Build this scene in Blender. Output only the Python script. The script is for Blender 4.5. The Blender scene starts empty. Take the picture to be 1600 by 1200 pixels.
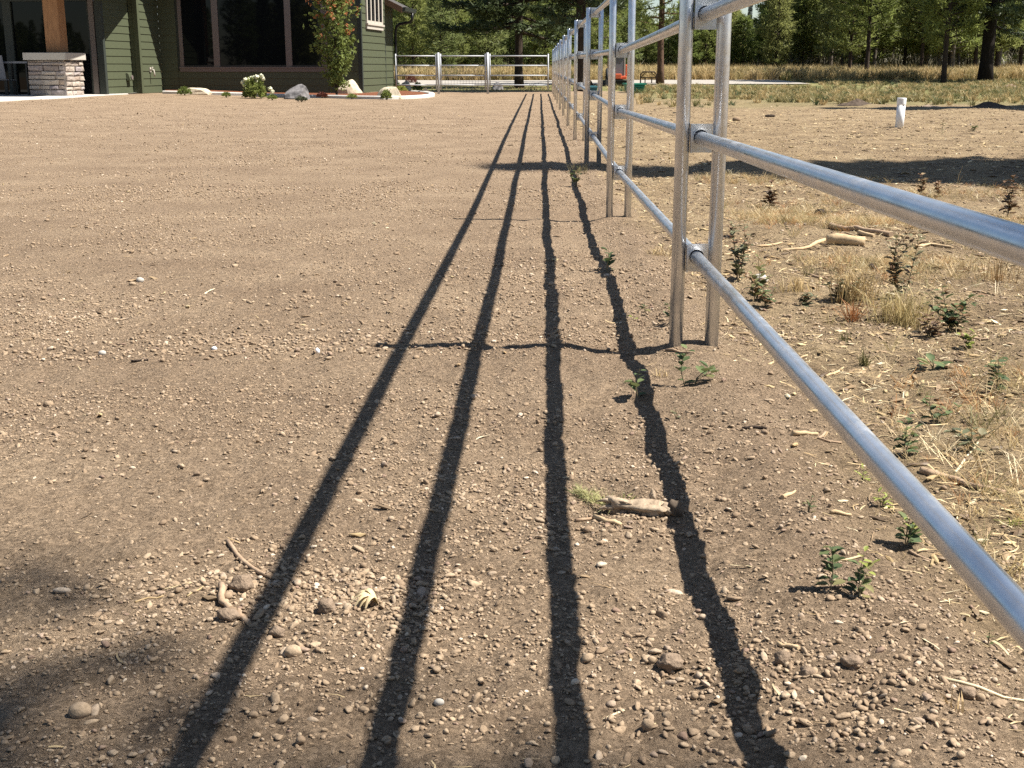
import bpy, bmesh, math, random
import numpy as np
from mathutils import Vector, Matrix, Euler

R = math.radians
scene = bpy.context.scene
COL = scene.collection
rng = np.random.default_rng(11)
random.seed(11)

# ------------------------------------------------------------------ camera, light, exposure
F_PX = 1950.0                      # focal length measured in pixels of the 1600 px wide photograph
PITCH, YAW, CAM_Z = R(14.24), R(1.225), 0.95
cam_d = bpy.data.cameras.new('camera')
cam = bpy.data.objects.new('camera', cam_d)
COL.objects.link(cam)
cam.location = (0, 0, CAM_Z)
cam.rotation_euler = (R(90) - PITCH, 0, YAW)
cam_d.sensor_width = 36.0
cam_d.lens = 36.0 * F_PX / 1600.0
cam_d.clip_start, cam_d.clip_end = 0.05, 6000
scene.camera = cam

SUN_EL = R(56.0)
SUN_AZ = R(95.0)                   # measured clockwise from +Y: the sun stands to the right, a little behind
world = bpy.data.worlds.new('World')
scene.world = world
world.use_nodes = True
wt = world.node_tree
wt.nodes.clear()
w_out = wt.nodes.new('ShaderNodeOutputWorld')
w_bg = wt.nodes.new('ShaderNodeBackground')
w_sky = wt.nodes.new('ShaderNodeTexSky')
w_sky.sky_type = 'NISHITA'
w_sky.sun_disc = False
w_sky.sun_elevation = SUN_EL
w_sky.sun_rotation = SUN_AZ
w_sky.air_density, w_sky.dust_density, w_sky.ozone_density = 1.0, 0.3, 2.5
w_bg.inputs['Strength'].default_value = 0.05
# broken white cloud over the whole dome
w_co = wt.nodes.new('ShaderNodeTexCoord')
w_map = wt.nodes.new('ShaderNodeMapping')
w_map.inputs['Scale'].default_value = (1.0, 1.0, 2.6)
w_no = wt.nodes.new('ShaderNodeTexNoise')
w_no.inputs['Scale'].default_value = 3.2
w_no.inputs['Detail'].default_value = 7
w_no.inputs['Roughness'].default_value = 0.55
w_rp = wt.nodes.new('ShaderNodeValToRGB')
w_rp.color_ramp.elements[0].position = 0.575
w_rp.color_ramp.elements[1].position = 0.72
w_mx = wt.nodes.new('ShaderNodeMixRGB')
w_mx.inputs['Color2'].default_value = (10.6, 11.5, 13.2, 1)
wl = wt.links
wl.new(w_co.outputs['Generated'], w_map.inputs['Vector'])
wl.new(w_map.outputs['Vector'], w_no.inputs['Vector'])
wl.new(w_no.outputs['Fac'], w_rp.inputs['Fac'])
wl.new(w_rp.outputs['Color'], w_mx.inputs['Fac'])
wl.new(w_sky.outputs['Color'], w_mx.inputs['Color1'])
wl.new(w_mx.outputs['Color'], w_bg.inputs['Color'])
wl.new(w_bg.outputs['Background'], w_out.inputs['Surface'])

sun_d = bpy.data.lights.new('sun', 'SUN')
sun_d.energy = 5.0
sun_d.angle = R(0.53)
sun_d.color = (1.0, 0.955, 0.89)
sun = bpy.data.objects.new('sun', sun_d)
COL.objects.link(sun)
SUN_DIR = Vector((math.sin(SUN_AZ) * math.cos(SUN_EL), math.cos(SUN_AZ) * math.cos(SUN_EL), math.sin(SUN_EL)))
sun.rotation_euler = SUN_DIR.to_track_quat('Z', 'Y').to_euler()
sun.location = (20, -3, 30)

vs = scene.view_settings
vs.view_transform = 'Standard'
vs.look = 'None'
vs.exposure = 1.28
vs.gamma = 1.0
vs.use_curve_mapping = False
scene.cycles.max_bounces = 6
scene.cycles.diffuse_bounces = 3
scene.cycles.glossy_bounces = 3
scene.cycles.transparent_max_bounces = 8
scene.cycles.use_denoising = False
scene.cycles.sample_clamp_indirect = 2.5
scene.cycles.blur_glossy = 1.0

# ------------------------------------------------------------------ terrain
_ty = np.arange(-60, 2600, 0.25)
_tz = np.interp(_ty, [-60, -6, 0, 2, 4.24, 8.6, 12, 17, 22, 45, 58, 110, 150, 2600],
                [0.0, .06, .052, .03, -.004, -.065, -.052, -.012, 0, 0, .08, .70, .78, .78])
_k = np.hanning(9); _k /= _k.sum()
_tz = np.concatenate([_tz[:4], np.convolve(_tz, _k, 'same')[4:-4], _tz[-4:]])

def zprof(y):
    return np.interp(y, _ty, _tz)

def _hash(ix, iy, s):
    h = (ix.astype(np.int64) * 374761393 + iy.astype(np.int64) * 668265263 + s * 1442695041) & 0x7fffffff
    h = ((h ^ (h >> 13)) * 1274126177) & 0x7fffffff
    return ((h ^ (h >> 16)) & 0xffff) / 65535.0

def vnoise(x, y, s=0):
    """smooth value noise in -1..1 with unit cells"""
    x = np.asarray(x, float); y = np.asarray(y, float)
    ix, iy = np.floor(x), np.floor(y)
    fx, fy = x - ix, y - iy
    fx = fx * fx * (3 - 2 * fx); fy = fy * fy * (3 - 2 * fy)
    a = _hash(ix, iy, s); b = _hash(ix + 1, iy, s)
    c = _hash(ix, iy + 1, s); d = _hash(ix + 1, iy + 1, s)
    return ((a * (1 - fx) + b * fx) * (1 - fy) + (c * (1 - fx) + d * fx) * fy) * 2 - 1

def sstep(a, b, x):
    t = np.clip((np.asarray(x, float) - a) / (b - a), 0, 1)
    return t * t * (3 - 2 * t)

def field_mask(x, y):
    """0 on the graded dirt, 1 on the straw covered field right of the fence"""
    x = np.asarray(x, float); y = np.asarray(y, float)
    edge = 0.78 - 0.012 * y + 0.10 * vnoise(y * 1.1, x * 0.0 + 3.3, 5) + 0.07 * vnoise(x * 5, y * 5, 6)
    m = sstep(-0.16, 0.16, x - np.maximum(edge, .52))
    return m * (1 - sstep(44.5, 46.5, y))

def gz(x, y):
    x = np.asarray(x, float); y = np.asarray(y, float)
    r = np.sqrt(x * x + y * y)
    z = zprof(y)
    f = field_mask(x, y)
    near = 1 - sstep(10, 26, r)
    bank = np.exp(-((x - .30) / .42) ** 2) * (1 - sstep(14, 40, y))
    z = z + bank * (.012 * vnoise(x * 2.2, y * 1.5, 1) + .012 * vnoise(x * 7, y * 6, 2) * near)
    z = z + .022 * np.exp(-((x - .55) / .12) ** 2) * (1 - sstep(20, 45, y))
    yy = (y + 2.12) % 4.24 - 2.12
    z = z + (.014 * np.exp(-((x - .477) ** 2 + yy ** 2) / .0045) + .014 * np.exp(-((x - .60) ** 2 + yy ** 2) / .0045)) * near
    z = z + .010 * vnoise(x * .8, y * .8, 3)
    z = z + .105 * sstep(-7.5, -12.5, x) * sstep(20, 30, y) * (1 - sstep(52, 60, y))
    z = z + f * (.035 * vnoise(x * .9, y * .9, 7) + .020 * vnoise(x * 2.7, y * 2.7, 8) + .010 * vnoise(x * 8, y * 8, 9) * near)
    n2 = 1 - sstep(5, 12, r)
    z = z + n2 * (.0072 * vnoise(x * 9, y * 9, 12) + .0058 * vnoise(x * 21, y * 21, 13) + .0034 * vnoise(x * 44, y * 44, 14))
    return z

# ------------------------------------------------------------------ pixel -> place
CY, SY = math.cos(YAW), math.sin(YAW)
def ray(px, py):
    cx, cyy = (px - 800) / F_PX, (600 - py) / F_PX
    fwd = math.cos(PITCH) + cyy * math.sin(PITCH)
    up = -math.sin(PITCH) + cyy * math.cos(PITCH)
    return np.array([cx * CY - fwd * SY, cx * SY + fwd * CY, up])

def at(px, py, z=None):
    """ground point seen at pixel (px, py) of the 1600x1200 photograph"""
    d = ray(px, py)
    zz = 0.0 if z is None else z
    p = None
    for _ in range(14):
        t = (CAM_Z - zz) / max(-d[2], 1e-4)
        p = d * t
        if z is not None: break
        zz = .5 * zz + .5 * float(gz(p[0], p[1]))
    return np.array([p[0], p[1], zz])

def at_d(px, y, py=105):
    d = ray(px, py)
    return float(d[0] / d[1] * y)

def z_at(py, y, px=800):
    d = ray(px, py)
    return CAM_Z + d[2] / d[1] * y

def ppm(y):
    """photo pixels per metre at distance y"""
    return F_PX / max(y, .1)

def to_px(x, y, z):
    dx, dy, dz = x, y, z - CAM_Z
    r = dx * CY + dy * SY
    f0 = -dx * SY + dy * CY
    f = f0 * math.cos(PITCH) - dz * math.sin(PITCH)
    u = f0 * math.sin(PITCH) + dz * math.cos(PITCH)
    f = np.maximum(f, 1e-3)
    return 800 + F_PX * r / f, 600 - F_PX * u / f, f

# ------------------------------------------------------------------ object helpers
def tag(o, label=None, cat=None, group=None, kind=None):
    if label: o['label'] = label
    if cat: o['category'] = cat
    if group: o['group'] = group
    if kind: o['kind'] = kind
    return o

def empty(name, loc, rz=0.0, label=None, cat=None, group=None):
    o = bpy.data.objects.new(name, None)
    COL.objects.link(o)
    o.location = [float(v) for v in loc]
    o.rotation_euler = (0, 0, rz)
    o.empty_display_size = .1
    return tag(o, label, cat, group)

def link(name, me, mat=None, parent=None, loc=None):
    o = bpy.data.objects.new(name, me)
    COL.objects.link(o)
    if mat is not None and not me.materials: me.materials.append(mat)
    if parent is not None: o.parent = parent
    if loc is not None: o.location = [float(v) for v in loc]
    return o

def pymesh(name, V, Fc, smooth=False):
    me = bpy.data.meshes.new(name)
    me.from_pydata([tuple(map(float, v)) for v in V], [], Fc)
    if smooth: me.polygons.foreach_set('use_smooth', [True] * len(me.polygons))
    me.update()
    return me

def npmesh(name, V, T, n=3, smooth=False):
    """fast mesh from numpy arrays: V (N,3), T (M,n)"""
    V = np.ascontiguousarray(V, np.float32); T = np.ascontiguousarray(T, np.int32)
    me = bpy.data.meshes.new(name)
    me.vertices.add(len(V)); me.vertices.foreach_set('co', V.ravel())
    me.loops.add(T.size); me.loops.foreach_set('vertex_index', T.ravel())
    me.polygons.add(len(T))
    me.polygons.foreach_set('loop_start', np.arange(len(T), dtype=np.int32) * n)
    me.polygons.foreach_set('loop_total', np.full(len(T), n, np.int32))
    if smooth: me.polygons.foreach_set('use_smooth', np.ones(len(T), bool))
    me.update(calc_edges=True)
    return me

class MB:
    def __init__(s): s.v = []; s.f = []; s.sm = []
    def add(s, V, Fc, smooth=False):
        b = len(s.v); s.v += [tuple(map(float, p)) for p in V]
        for f in Fc: s.f.append([b + i for i in f]); s.sm.append(smooth)
        return s
    def box(s, x0, x1, y0, y1, z0, z1):
        return s.add([(x0, y0, z0), (x1, y0, z0), (x1, y1, z0), (x0, y1, z0), (x0, y0, z1), (x1, y0, z1), (x1, y1, z1), (x0, y1, z1)],
                     [(0, 3, 2, 1), (4, 5, 6, 7), (0, 1, 5, 4), (1, 2, 6, 5), (2, 3, 7, 6), (3, 0, 4, 7)])
    def hexa(s, P):
        return s.add(P, [(0, 3, 2, 1), (4, 5, 6, 7), (0, 1, 5, 4), (1, 2, 6, 5), (2, 3, 7, 6), (3, 0, 4, 7)])
    def tube(s, pts, rad, n=12, caps=True, squash=1.0):
        pts = [Vector([float(c) for c in p]) for p in pts]
        if not hasattr(rad, '__len__'): rad = [rad] * len(pts)
        V = []; up = None
        for i, p in enumerate(pts):
            t = (pts[min(i + 1, len(pts) - 1)] - pts[max(i - 1, 0)]).normalized()
            if up is None:
                up = Vector((0, 0, 1)) if abs(t.z) < .9 else Vector((1, 0, 0))
            a = t.cross(up)
            if a.length < 1e-5: a = t.orthogonal()
            a.normalize(); b = a.cross(t).normalized(); up = b
            for k in range(n):
                an = 2 * math.pi * k / n
                V.append(p + (a * math.cos(an) + b * math.sin(an) * squash) * rad[i])
        Fc = []
        for i in range(len(pts) - 1):
            for k in range(n):
                Fc.append((i * n + k, i * n + (k + 1) % n, (i + 1) * n + (k + 1) % n, (i + 1) * n + k))
        s.add(V, Fc, True)
        if caps:
            b = len(s.v) - len(V)
            s.f.append([b + k for k in range(n)][::-1]); s.sm.append(False)
            s.f.append([b + (len(pts) - 1) * n + k for k in range(n)]); s.sm.append(False)
        return s
    def mesh(s, name):
        me = bpy.data.meshes.new(name)
        me.from_pydata(s.v, [], s.f)
        me.polygons.foreach_set('use_smooth', s.sm)
        me.update()
        return me
    def build(s, name, mat, parent=None, loc=None, bevel=0.0):
        me = s.mesh(name)
        if bevel:
            bm = bmesh.new(); bm.from_mesh(me)
            ed = [e for e in bm.edges if len(e.link_faces) == 2 and e.calc_face_angle(0) > .6]
            bmesh.ops.bevel(bm, geom=ed, offset=bevel, segments=2, profile=.6, affect='EDGES')
            bm.to_mesh(me); bm.free()
        return link(name, me, mat, parent, loc)

# ------------------------------------------------------------------ materials
class NT:
    def __init__(s, name):
        s.m = bpy.data.materials.new(name); s.m.use_nodes = True
        s.t = s.m.node_tree; s.n = s.t.nodes; s.b = s.n['Principled BSDF']
    def node(s, typ, **kw):
        n = s.n.new(typ)
        for k, v in kw.items():
            if k in n.inputs.keys(): n.inputs[k].default_value = v
            else: setattr(n, k, v)
        return n
    def ln(s, a, b): s.t.links.new(a, b)
    def pos(s, scale=(1, 1, 1), obj=False):
        if obj: src = s.node('ShaderNodeTexCoord').outputs['Object']
        else: src = s.node('ShaderNodeNewGeometry').outputs['Position']
        if scale == (1, 1, 1): return src
        m = s.node('ShaderNodeMapping'); m.inputs['Scale'].default_value = scale
        s.ln(src, m.inputs['Vector']); return m.outputs['Vector']
    def noise(s, vec, scale, detail=3, rough=.5):
        n = s.node('ShaderNodeTexNoise'); n.inputs['Scale'].default_value = scale
        n.inputs['Detail'].default_value = detail; n.inputs['Roughness'].default_value = rough
        if vec is not None: s.ln(vec, n.inputs['Vector'])
        return n.outputs['Fac']
    def voro(s, vec, scale, out='Distance', feat='F1'):
        n = s.node('ShaderNodeTexVoronoi'); n.feature = feat; n.inputs['Scale'].default_value = scale
        s.ln(vec, n.inputs['Vector']); return n.outputs[out]
    def ramp(s, fac, stops):
        n = s.node('ShaderNodeValToRGB'); e = n.color_ramp.elements
        while len(e) < len(stops): e.new(.5)
        for i, (p, c) in enumerate(stops):
            e[i].position = p; e[i].color = tuple(c) + (1,) if len(c) == 3 else c
        s.ln(fac, n.inputs['Fac']); return n.outputs['Color']
    def rng(s, fac, a, b, c, d):
        n = s.node('ShaderNodeMapRange')
        for i, v in enumerate((a, b, c, d)): n.inputs[i + 1].default_value = v
        s.ln(fac, n.inputs[0]); return n.outputs[0]
    def mix(s, fac, c1, c2, mode='MIX'):
        n = s.node('ShaderNodeMixRGB'); n.blend_type = mode
        for k, v in (('Fac', fac), ('Color1', c1), ('Color2', c2)):
            if isinstance(v, (int, float)): n.inputs[k].default_value = v
            elif isinstance(v, (tuple, list)): n.inputs[k].default_value = tuple(v) + (1,) if len(v) == 3 else v
            else: s.ln(v, n.inputs[k])
        return n.outputs['Color']
    def math(s, op, a, b=None):
        n = s.node('ShaderNodeMath'); n.operation = op
        for i, v in enumerate((a, b)):
            if v is None: continue
            if isinstance(v, (int, float)): n.inputs[i].default_value = v
            else: s.ln(v, n.inputs[i])
        return n.outputs[0]
    def bump(s, h, strength=1.0, dist=.01, prev=None):
        n = s.node('ShaderNodeBump'); n.inputs['Strength'].default_value = strength
        n.inputs['Distance'].default_value = dist
        s.ln(h, n.inputs['Height'])
        if prev is not None: s.ln(prev, n.inputs['Normal'])
        return n.outputs['Normal']
    def attr(s, name): return s.node('ShaderNodeAttribute', attribute_name=name).outputs['Fac']
    def rand(s): return s.node('ShaderNodeObjectInfo').outputs['Random']
    def done(s, col=None, rough=None, nrm=None, metal=None, spec=None):
        b = s.b
        for k, v in (('Base Color', col), ('Roughness', rough), ('Normal', nrm), ('Metallic', metal), ('Specular IOR Level', spec)):
            if v is None: continue
            if isinstance(v, (int, float)): b.inputs[k].default_value = v
            elif isinstance(v, (tuple, list)): b.inputs[k].default_value = tuple(v) + (1,)
            else: s.ln(v, b.inputs[k])
        return s.m

def simple(name, col, rough=.7, var=.18, scale=30, bump=.0, spec=.3, obj=False):
    t = NT(name); p = t.pos(obj=obj)
    n = t.noise(p, scale, 5, .6)
    c = t.mix(1.0, col, t.ramp(n, [(.3, (1 - var,) * 3), (.7, (1 + var,) * 3)]), 'MULTIPLY')
    nr = t.bump(n, 1, bump) if bump else None
    return t.done(c, rough, nr, spec=spec)

M = {}
def mk_ground():
    t = NT('ground_dirt'); p = t.pos()
    patch = t.noise(p, 1.3, 4, .55)
    fine = t.noise(p, 45, 6, .68)
    grit = t.voro(p, 150, 'Color')
    g1 = t.node('ShaderNodeSeparateColor'); t.ln(grit, g1.inputs[0])
    dirt = t.ramp(patch, [(.30, (.222, .157, .101)), (.55, (.274, .198, .128)), (.75, (.322, .237, .154))])
    dirt = t.mix(1.0, dirt, t.ramp(fine, [(.28, (.62, .60, .58)), (.5, (.98, .98, .98)), (.74, (1.32, 1.33, 1.35))]), 'MULTIPLY')
    dirt = t.mix(.75, dirt, t.ramp(g1.outputs[0], [(0, (.62, .61, .60)), (.55, (1, 1, 1)), (.93, (1.12, 1.12, 1.12)), (1, (1.6, 1.58, 1.52))]), 'MULTIPLY')
    fpatch = t.noise(p, 2.3, 5, .65)
    fld = t.ramp(fpatch, [(.28, (.140, .098, .059)), (.46, (.235, .170, .101)), (.72, (.335, .253, .152))])
    straw = t.noise(t.pos((1, 2.4, 1)), 34, 6, .75)
    fld = t.mix(1.0, fld, t.ramp(straw, [(.32, (.38, .36, .33)), (.5, (.95, .95, .94)), (.68, (1.5, 1.47, 1.40))]), 'MULTIPLY')
    gcol = t.ramp(t.noise(p, 1.1, 5, .6), [(.35, (.095, .105, .035)), (.6, (.20, .175, .075)), (.8, (.34, .26, .14))])
    c = t.mix(t.attr('field'), dirt, fld)
    c = t.mix(t.attr('grass'), c, gcol)
    b1 = t.bump(t.noise(p, 62, 8, .74), 1.0, .020)
    v = t.voro(p, 115, 'Distance')
    b2 = t.bump(v, .8, -.008, b1)
    return t.done(c, .95, b2, spec=.12)

def mk_pebble():
    t = NT('pebble_stone'); r = t.rand(); p = t.pos()
    c = t.ramp(r, [(0, (.215, .152, .098)), (.3, (.268, .194, .125)), (.6, (.305, .225, .147)), (.8, (.35, .264, .175)), (.91, (.32, .248, .178)), (.955, (.20, .132, .094)), (.98, (.44, .345, .25)), (1, (.56, .46, .34))])
    n = t.noise(p, 160, 5, .65)
    c = t.mix(1.0, c, t.ramp(n, [(.3, (.72, .71, .70)), (.7, (1.22, 1.22, 1.22))]), 'MULTIPLY')
    return t.done(c, .92, t.bump(n, .7, .002), spec=.15)

def mk_galv():
    t = NT('galvanised_steel'); p = t.pos()
    n = t.noise(p, 14, 5, .6); s2 = t.noise(t.pos((1, .22, 1)), 60, 5, .6)
    c = t.ramp(n, [(.3, (.55, .565, .58)), (.7, (.68, .69, .705))])
    dust = t.ramp(t.noise(t.pos((1, .5, 1)), 9, 7, .75), [(.53, (0, 0, 0)), (.66, (.30, .30, .30)), (.8, (.55, .55, .55))])
    c = t.mix(dust, c, (.46, .43, .38))
    rg = t.math('ADD', t.rng(s2, .3, .7, .20, .36), t.math('MULTIPLY', dust, .35))
    return t.done(c, rg, None, metal=t.math('SUBTRACT', .80, t.math('MULTIPLY', dust, .6)))

def mk_leaf(name, stops, trans=.25, rough=.55):
    t = NT(name)
    c = t.ramp(t.rand(), stops)
    n = t.noise(t.pos(), 9, 3, .6)
    c = t.mix(1.0, c, t.ramp(n, [(.32, (.72, .74, .7)), (.68, (1.28, 1.25, 1.2))]), 'MULTIPLY')
    t.done(c, rough, spec=.25)
    tr = t.node('ShaderNodeBsdfTranslucent'); t.ln(c, tr.inputs['Color'])
    mx = t.node('ShaderNodeMixShader'); mx.inputs[0].default_value = trans
    t.ln(t.b.outputs[0], mx.inputs[1]); t.ln(tr.outputs[0], mx.inputs[2])
    t.ln(mx.outputs[0], t.n['Material Output'].inputs['Surface'])
    return t.m

def mk_bark(name, c0, c1):
    t = NT(name); n = t.noise(t.pos((9, 9, 1.6)), 2.2, 6, .7)
    return t.done(t.ramp(n, [(.35, c0), (.65, c1)]), .95, t.bump(n, 1, .04), spec=.1)

def mk_glass():
    t = NT('dark_window_glass')
    n = t.noise(t.pos(), .35, 2, .5)
    t.b.inputs['IOR'].default_value = 1.4
    return t.done((.004, .005, .006), .015, t.bump(n, .04, .01), spec=.28)

def mk_timber():
    t = NT('cedar_timber'); n = t.noise(t.pos((9, 9, .9), obj=True), 3, 6, .65)
    return t.done(t.ramp(n, [(.3, (.20, .098, .044)), (.7, (.33, .175, .082))]), .7, t.bump(n, .5, .006), spec=.2)

def mk_siding():
    t = NT('green_painted_siding'); n = t.noise(t.pos((.6, .6, 9), obj=True), 7, 5, .6)
    return t.done(t.ramp(n, [(.3, (.058, .066, .036)), (.7, (.069, .078, .043))]), .6, t.bump(n, .35, .003), spec=.3)

def mk_veneer():
    t = NT('ledge_stone'); r = t.rand(); n = t.noise(t.pos(obj=True), 16, 6, .7)
    c = t.ramp(r, [(0, (.27, .22, .185)), (.3, (.34, .29, .24)), (.55, (.41, .35, .285)), (.8, (.24, .21, .21)), (1, (.37, .285, .205))])
    c = t.mix(1.0, c, t.ramp(n, [(.3, (.72, .7, .7)), (.7, (1.2, 1.2, 1.2))]), 'MULTIPLY')
    return t.done(c, .9, t.bump(n, 1, .02), spec=.15)

def mk_wood(name, stops, sc=(18, 18, 3)):
    t = NT(name); n = t.noise(t.pos(obj=True), 40, 6, .7)
    return t.done(t.ramp(n, stops), .85, t.bump(n, .7, .003), spec=.15)

M['ground'] = mk_ground(); M['pebble'] = mk_pebble(); M['galv'] = mk_galv()
M['galv_far'] = simple('weathered_steel', (.40, .41, .415), .5, .1, spec=.5)
M['clod'] = simple('earth_clod', (.215, .158, .11), .97, .3, 90, .008, .05)
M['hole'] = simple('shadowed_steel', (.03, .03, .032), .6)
M['pine'] = mk_leaf('pine_needles', [(0, (.16, .20, .058)), (.35, (.21, .24, .072)), (.7, (.25, .26, .095)), (1, (.18, .22, .085))], .58)
M['fir'] = mk_leaf('fir_needles', [(0, (.050, .068, .030)), (.5, (.064, .084, .036)), (1, (.080, .10, .042))], .3)
M['brush'] = mk_leaf('grey_brush', [(0, (.12, .11, .075)), (1, (.17, .15, .10))], .1)
M['bark'] = mk_bark('dark_bark', (.028, .021, .017), (.075, .055, .042))
M['sprig'] = mk_leaf('pale_pine_needles', [(0, (.36, .36, .15)), (1, (.52, .48, .25))], .3)
M['bark_black'] = mk_bark('black_bark', (.010, .008, .007), (.032, .025, .020))
M['bark_red'] = mk_bark('red_pine_bark', (.05, .032, .024), (.15, .092, .062))
M['bark_grey'] = mk_bark('grey_pine_bark', (.10, .082, .066), (.22, .185, .15))
M['maple'] = mk_leaf('maple_green', [(0, (.13, .175, .045)), (.6, (.20, .24, .07)), (1, (.27, .28, .10))], .45)
M['maple_red'] = mk_leaf('maple_orange', [(0, (.42, .17, .075)), (.6, (.40, .25, .09)), (1, (.34, .27, .08))], .4)
M['weed'] = mk_leaf('weed_green', [(0, (.058, .085, .038)), (.5, (.085, .118, .050)), (.85, (.135, .16, .065)), (1, (.20, .165, .075))], .25, .7)
M['weed_grey'] = mk_leaf('weed_grey_green', [(0, (.085, .095, .055)), (.6, (.13, .135, .075)), (1, (.22, .19, .11))], .2)
M['weed_brown'] = mk_leaf('weed_dead_brown', [(0, (.11, .062, .034)), (.6, (.18, .105, .056)), (1, (.26, .17, .09))], .15)
M['weed_lime'] = mk_leaf('weed_yellow_green', [(0, (.26, .30, .07)), (1, (.36, .38, .11))], .35)
M['stem'] = simple('weed_stem', (.16, .13, .07), .8)
M['straw'] = mk_leaf('dry_straw', [(0, (.36, .25, .13)), (.5, (.50, .38, .21)), (.85, (.60, .48, .29)), (1, (.70, .62, .44))], .15)
M['straw_dark'] = mk_leaf('old_litter', [(0, (.10, .068, .042)), (.5, (.20, .14, .085)), (1, (.30, .21, .12))], .05)
M['drygrass'] = mk_leaf('dry_grass_gold', [(0, (.36, .26, .125)), (.5, (.46, .345, .175)), (1, (.38, .31, .15))], .3)
M['redgrass'] = mk_leaf('dry_grass_red', [(0, (.34, .15, .06)), (1, (.42, .23, .09))], .25)
M['greengrass'] = mk_leaf('field_grass', [(0, (.135, .135, .05)), (.5, (.22, .19, .085)), (1, (.34, .27, .13))], .25)
M['glass'] = mk_glass(); M['timber'] = mk_timber(); M['siding'] = mk_siding(); M['veneer'] = mk_veneer()
M['cap'] = simple('pier_cap_stone', (.40, .365, .31), .85, .1, 20, .004)
M['concrete'] = simple('pale_concrete', (.50, .475, .425), .85, .12, 12, .004)
M['trim'] = simple('taupe_trim', (.135, .112, .098), .6, .08)
M['trim_dark'] = simple('dark_trim', (.030, .036, .030), .55, .08)
M['frame_white'] = simple('cream_window_frame', (.42, .38, .32), .55, .06)
M['brown_fascia'] = simple('brown_fascia', (.13, .075, .045), .6, .15)
M['black'] = simple('black_metal', (.012, .012, .012), .4, .1)
M['soffit'] = simple('dark_soffit', (.05, .04, .035), .7)
M['shingle'] = simple('roof_shingle', (.06, .055, .05), .95, .3, 12)
M['boulder'] = simple('pale_boulder', (.50, .42, .30), .9, .22, 5, .03)
M['boulder_grey'] = simple('grey_boulder', (.155, .145, .14), .9, .7, 4, .03)
M['mulch'] = simple('red_bark_mulch', (.15, .062, .034), .97, .5, 30, .03, .05)
M['shrub'] = mk_leaf('shrub_green', [(0, (.14, .18, .045)), (1, (.22, .25, .075))], .45)
M['soil'] = simple('dark_soil', (.085, .064, .048), .97, .4, 14, .02, .05)
M['shrub_red'] = mk_leaf('shrub_burgundy', [(0, (.10, .03, .022)), (1, (.17, .055, .035))], .25)
M['blossom'] = mk_leaf('hydrangea_blossom', [(0, (.62, .62, .44)), (1, (.72, .71, .56))], .25)
M['pvc'] = simple('white_pvc', (.76, .76, .75), .4, .04)
M['orange'] = simple('orange_paint', (.62, .125, .05), .5, .12)
M['rubber'] = simple('black_rubber', (.02, .02, .02), .8)
M['teal'] = simple('green_plastic', (.02, .20, .13), .5, .12)
M['blue'] = simple('blue_plastic', (.05, .17, .20), .5, .12)
M['road'] = simple('gravel_road_stone', (.29, .262, .222), .95, .15, 6, .01)
M['log'] = mk_wood('barkless_log', [(.3, (.36, .25, .14)), (.7, (.56, .42, .25))])
M['twig'] = mk_wood('twig_bark', [(.3, (.24, .16, .10)), (.7, (.40, .29, .19))])
M['root'] = mk_wood('weathered_root', [(.30, (.12, .085, .058)), (.5, (.33, .25, .17)), (.7, (.46, .37, .26))])
M['root_dark'] = mk_wood('dark_root_knob', [(.3, (.06, .045, .033)), (.7, (.13, .10, .07))])
M['chair'] = simple('grey_sling_fabric', (.16, .16, .17), .8)
M['table'] = simple('grey_table_top', (.20, .20, .21), .6)
M['wire'] = simple('fence_wire', (.22, .22, .22), .5)

# ------------------------------------------------------------------ ground sheet
def make_ground():
    ys = [-30, -20, -13, -9, -6.5, -4.5, -3, -2, -1.2, -.6, -.1, .3, .6, .85]
    y = 1.05
    while y < 60: ys.append(y); y += max(.0095, .0062 * y)
    while y < 2500: ys.append(y); y *= 1.07
    xs = list(np.arange(-1.32, 1.7, .0125))
    x = xs[-1]; st = .0125
    while x < 2400: st = min(st * 1.035, max(.028, .05 * x)) if x < 8 else st * 1.05; x += st; xs.append(x)
    x = xs[0]; st = .0125; lo = []
    while x > -2400: st = min(st * 1.035, max(.028, .05 * -x)) if x > -8 else st * 1.05; x -= st; lo.append(x)
    xs = np.array(lo[::-1] + xs); ys = np.array(ys)
    X, Y = np.meshgrid(xs, ys)
    Z = gz(X, Y)
    nx, ny = len(xs), len(ys)
    V = np.stack([X.ravel(), Y.ravel(), Z.ravel()], 1)
    i = np.arange(nx * ny).reshape(ny, nx)
    T = np.stack([i[:-1, :-1], i[:-1, 1:], i[1:, 1:], i[1:, :-1]], -1).reshape(-1, 4)
    me = npmesh('ground', V, T, 4, True)
    fx, fy = V[:, 0], V[:, 1]
    fm = field_mask(fx, fy)
    gr = sstep(27, 40, fy + 5 * vnoise(fx * .22, fy * .22, 21) + 2 * vnoise(fx, fy, 22) + .5 * (fx - 9)) * sstep(1.5, 4, fx - .02 * fy)
    gr = np.maximum(gr, sstep(49.5, 52, fy + vnoise(fx * .5, fy * .5, 23)))
    far = fm.copy()
    far = np.maximum(far, sstep(52, 60, fy))
    for nm, a in (('field', far), ('grass', gr)):
        at_ = me.attributes.new(nm, 'FLOAT', 'POINT'); at_.data.foreach_set('value', a.astype(np.float32))
    o = link('ground', me, M['ground'])
    tag(o, kind='structure')
    print('ground', nx, ny, nx * ny)
make_ground()

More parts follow.
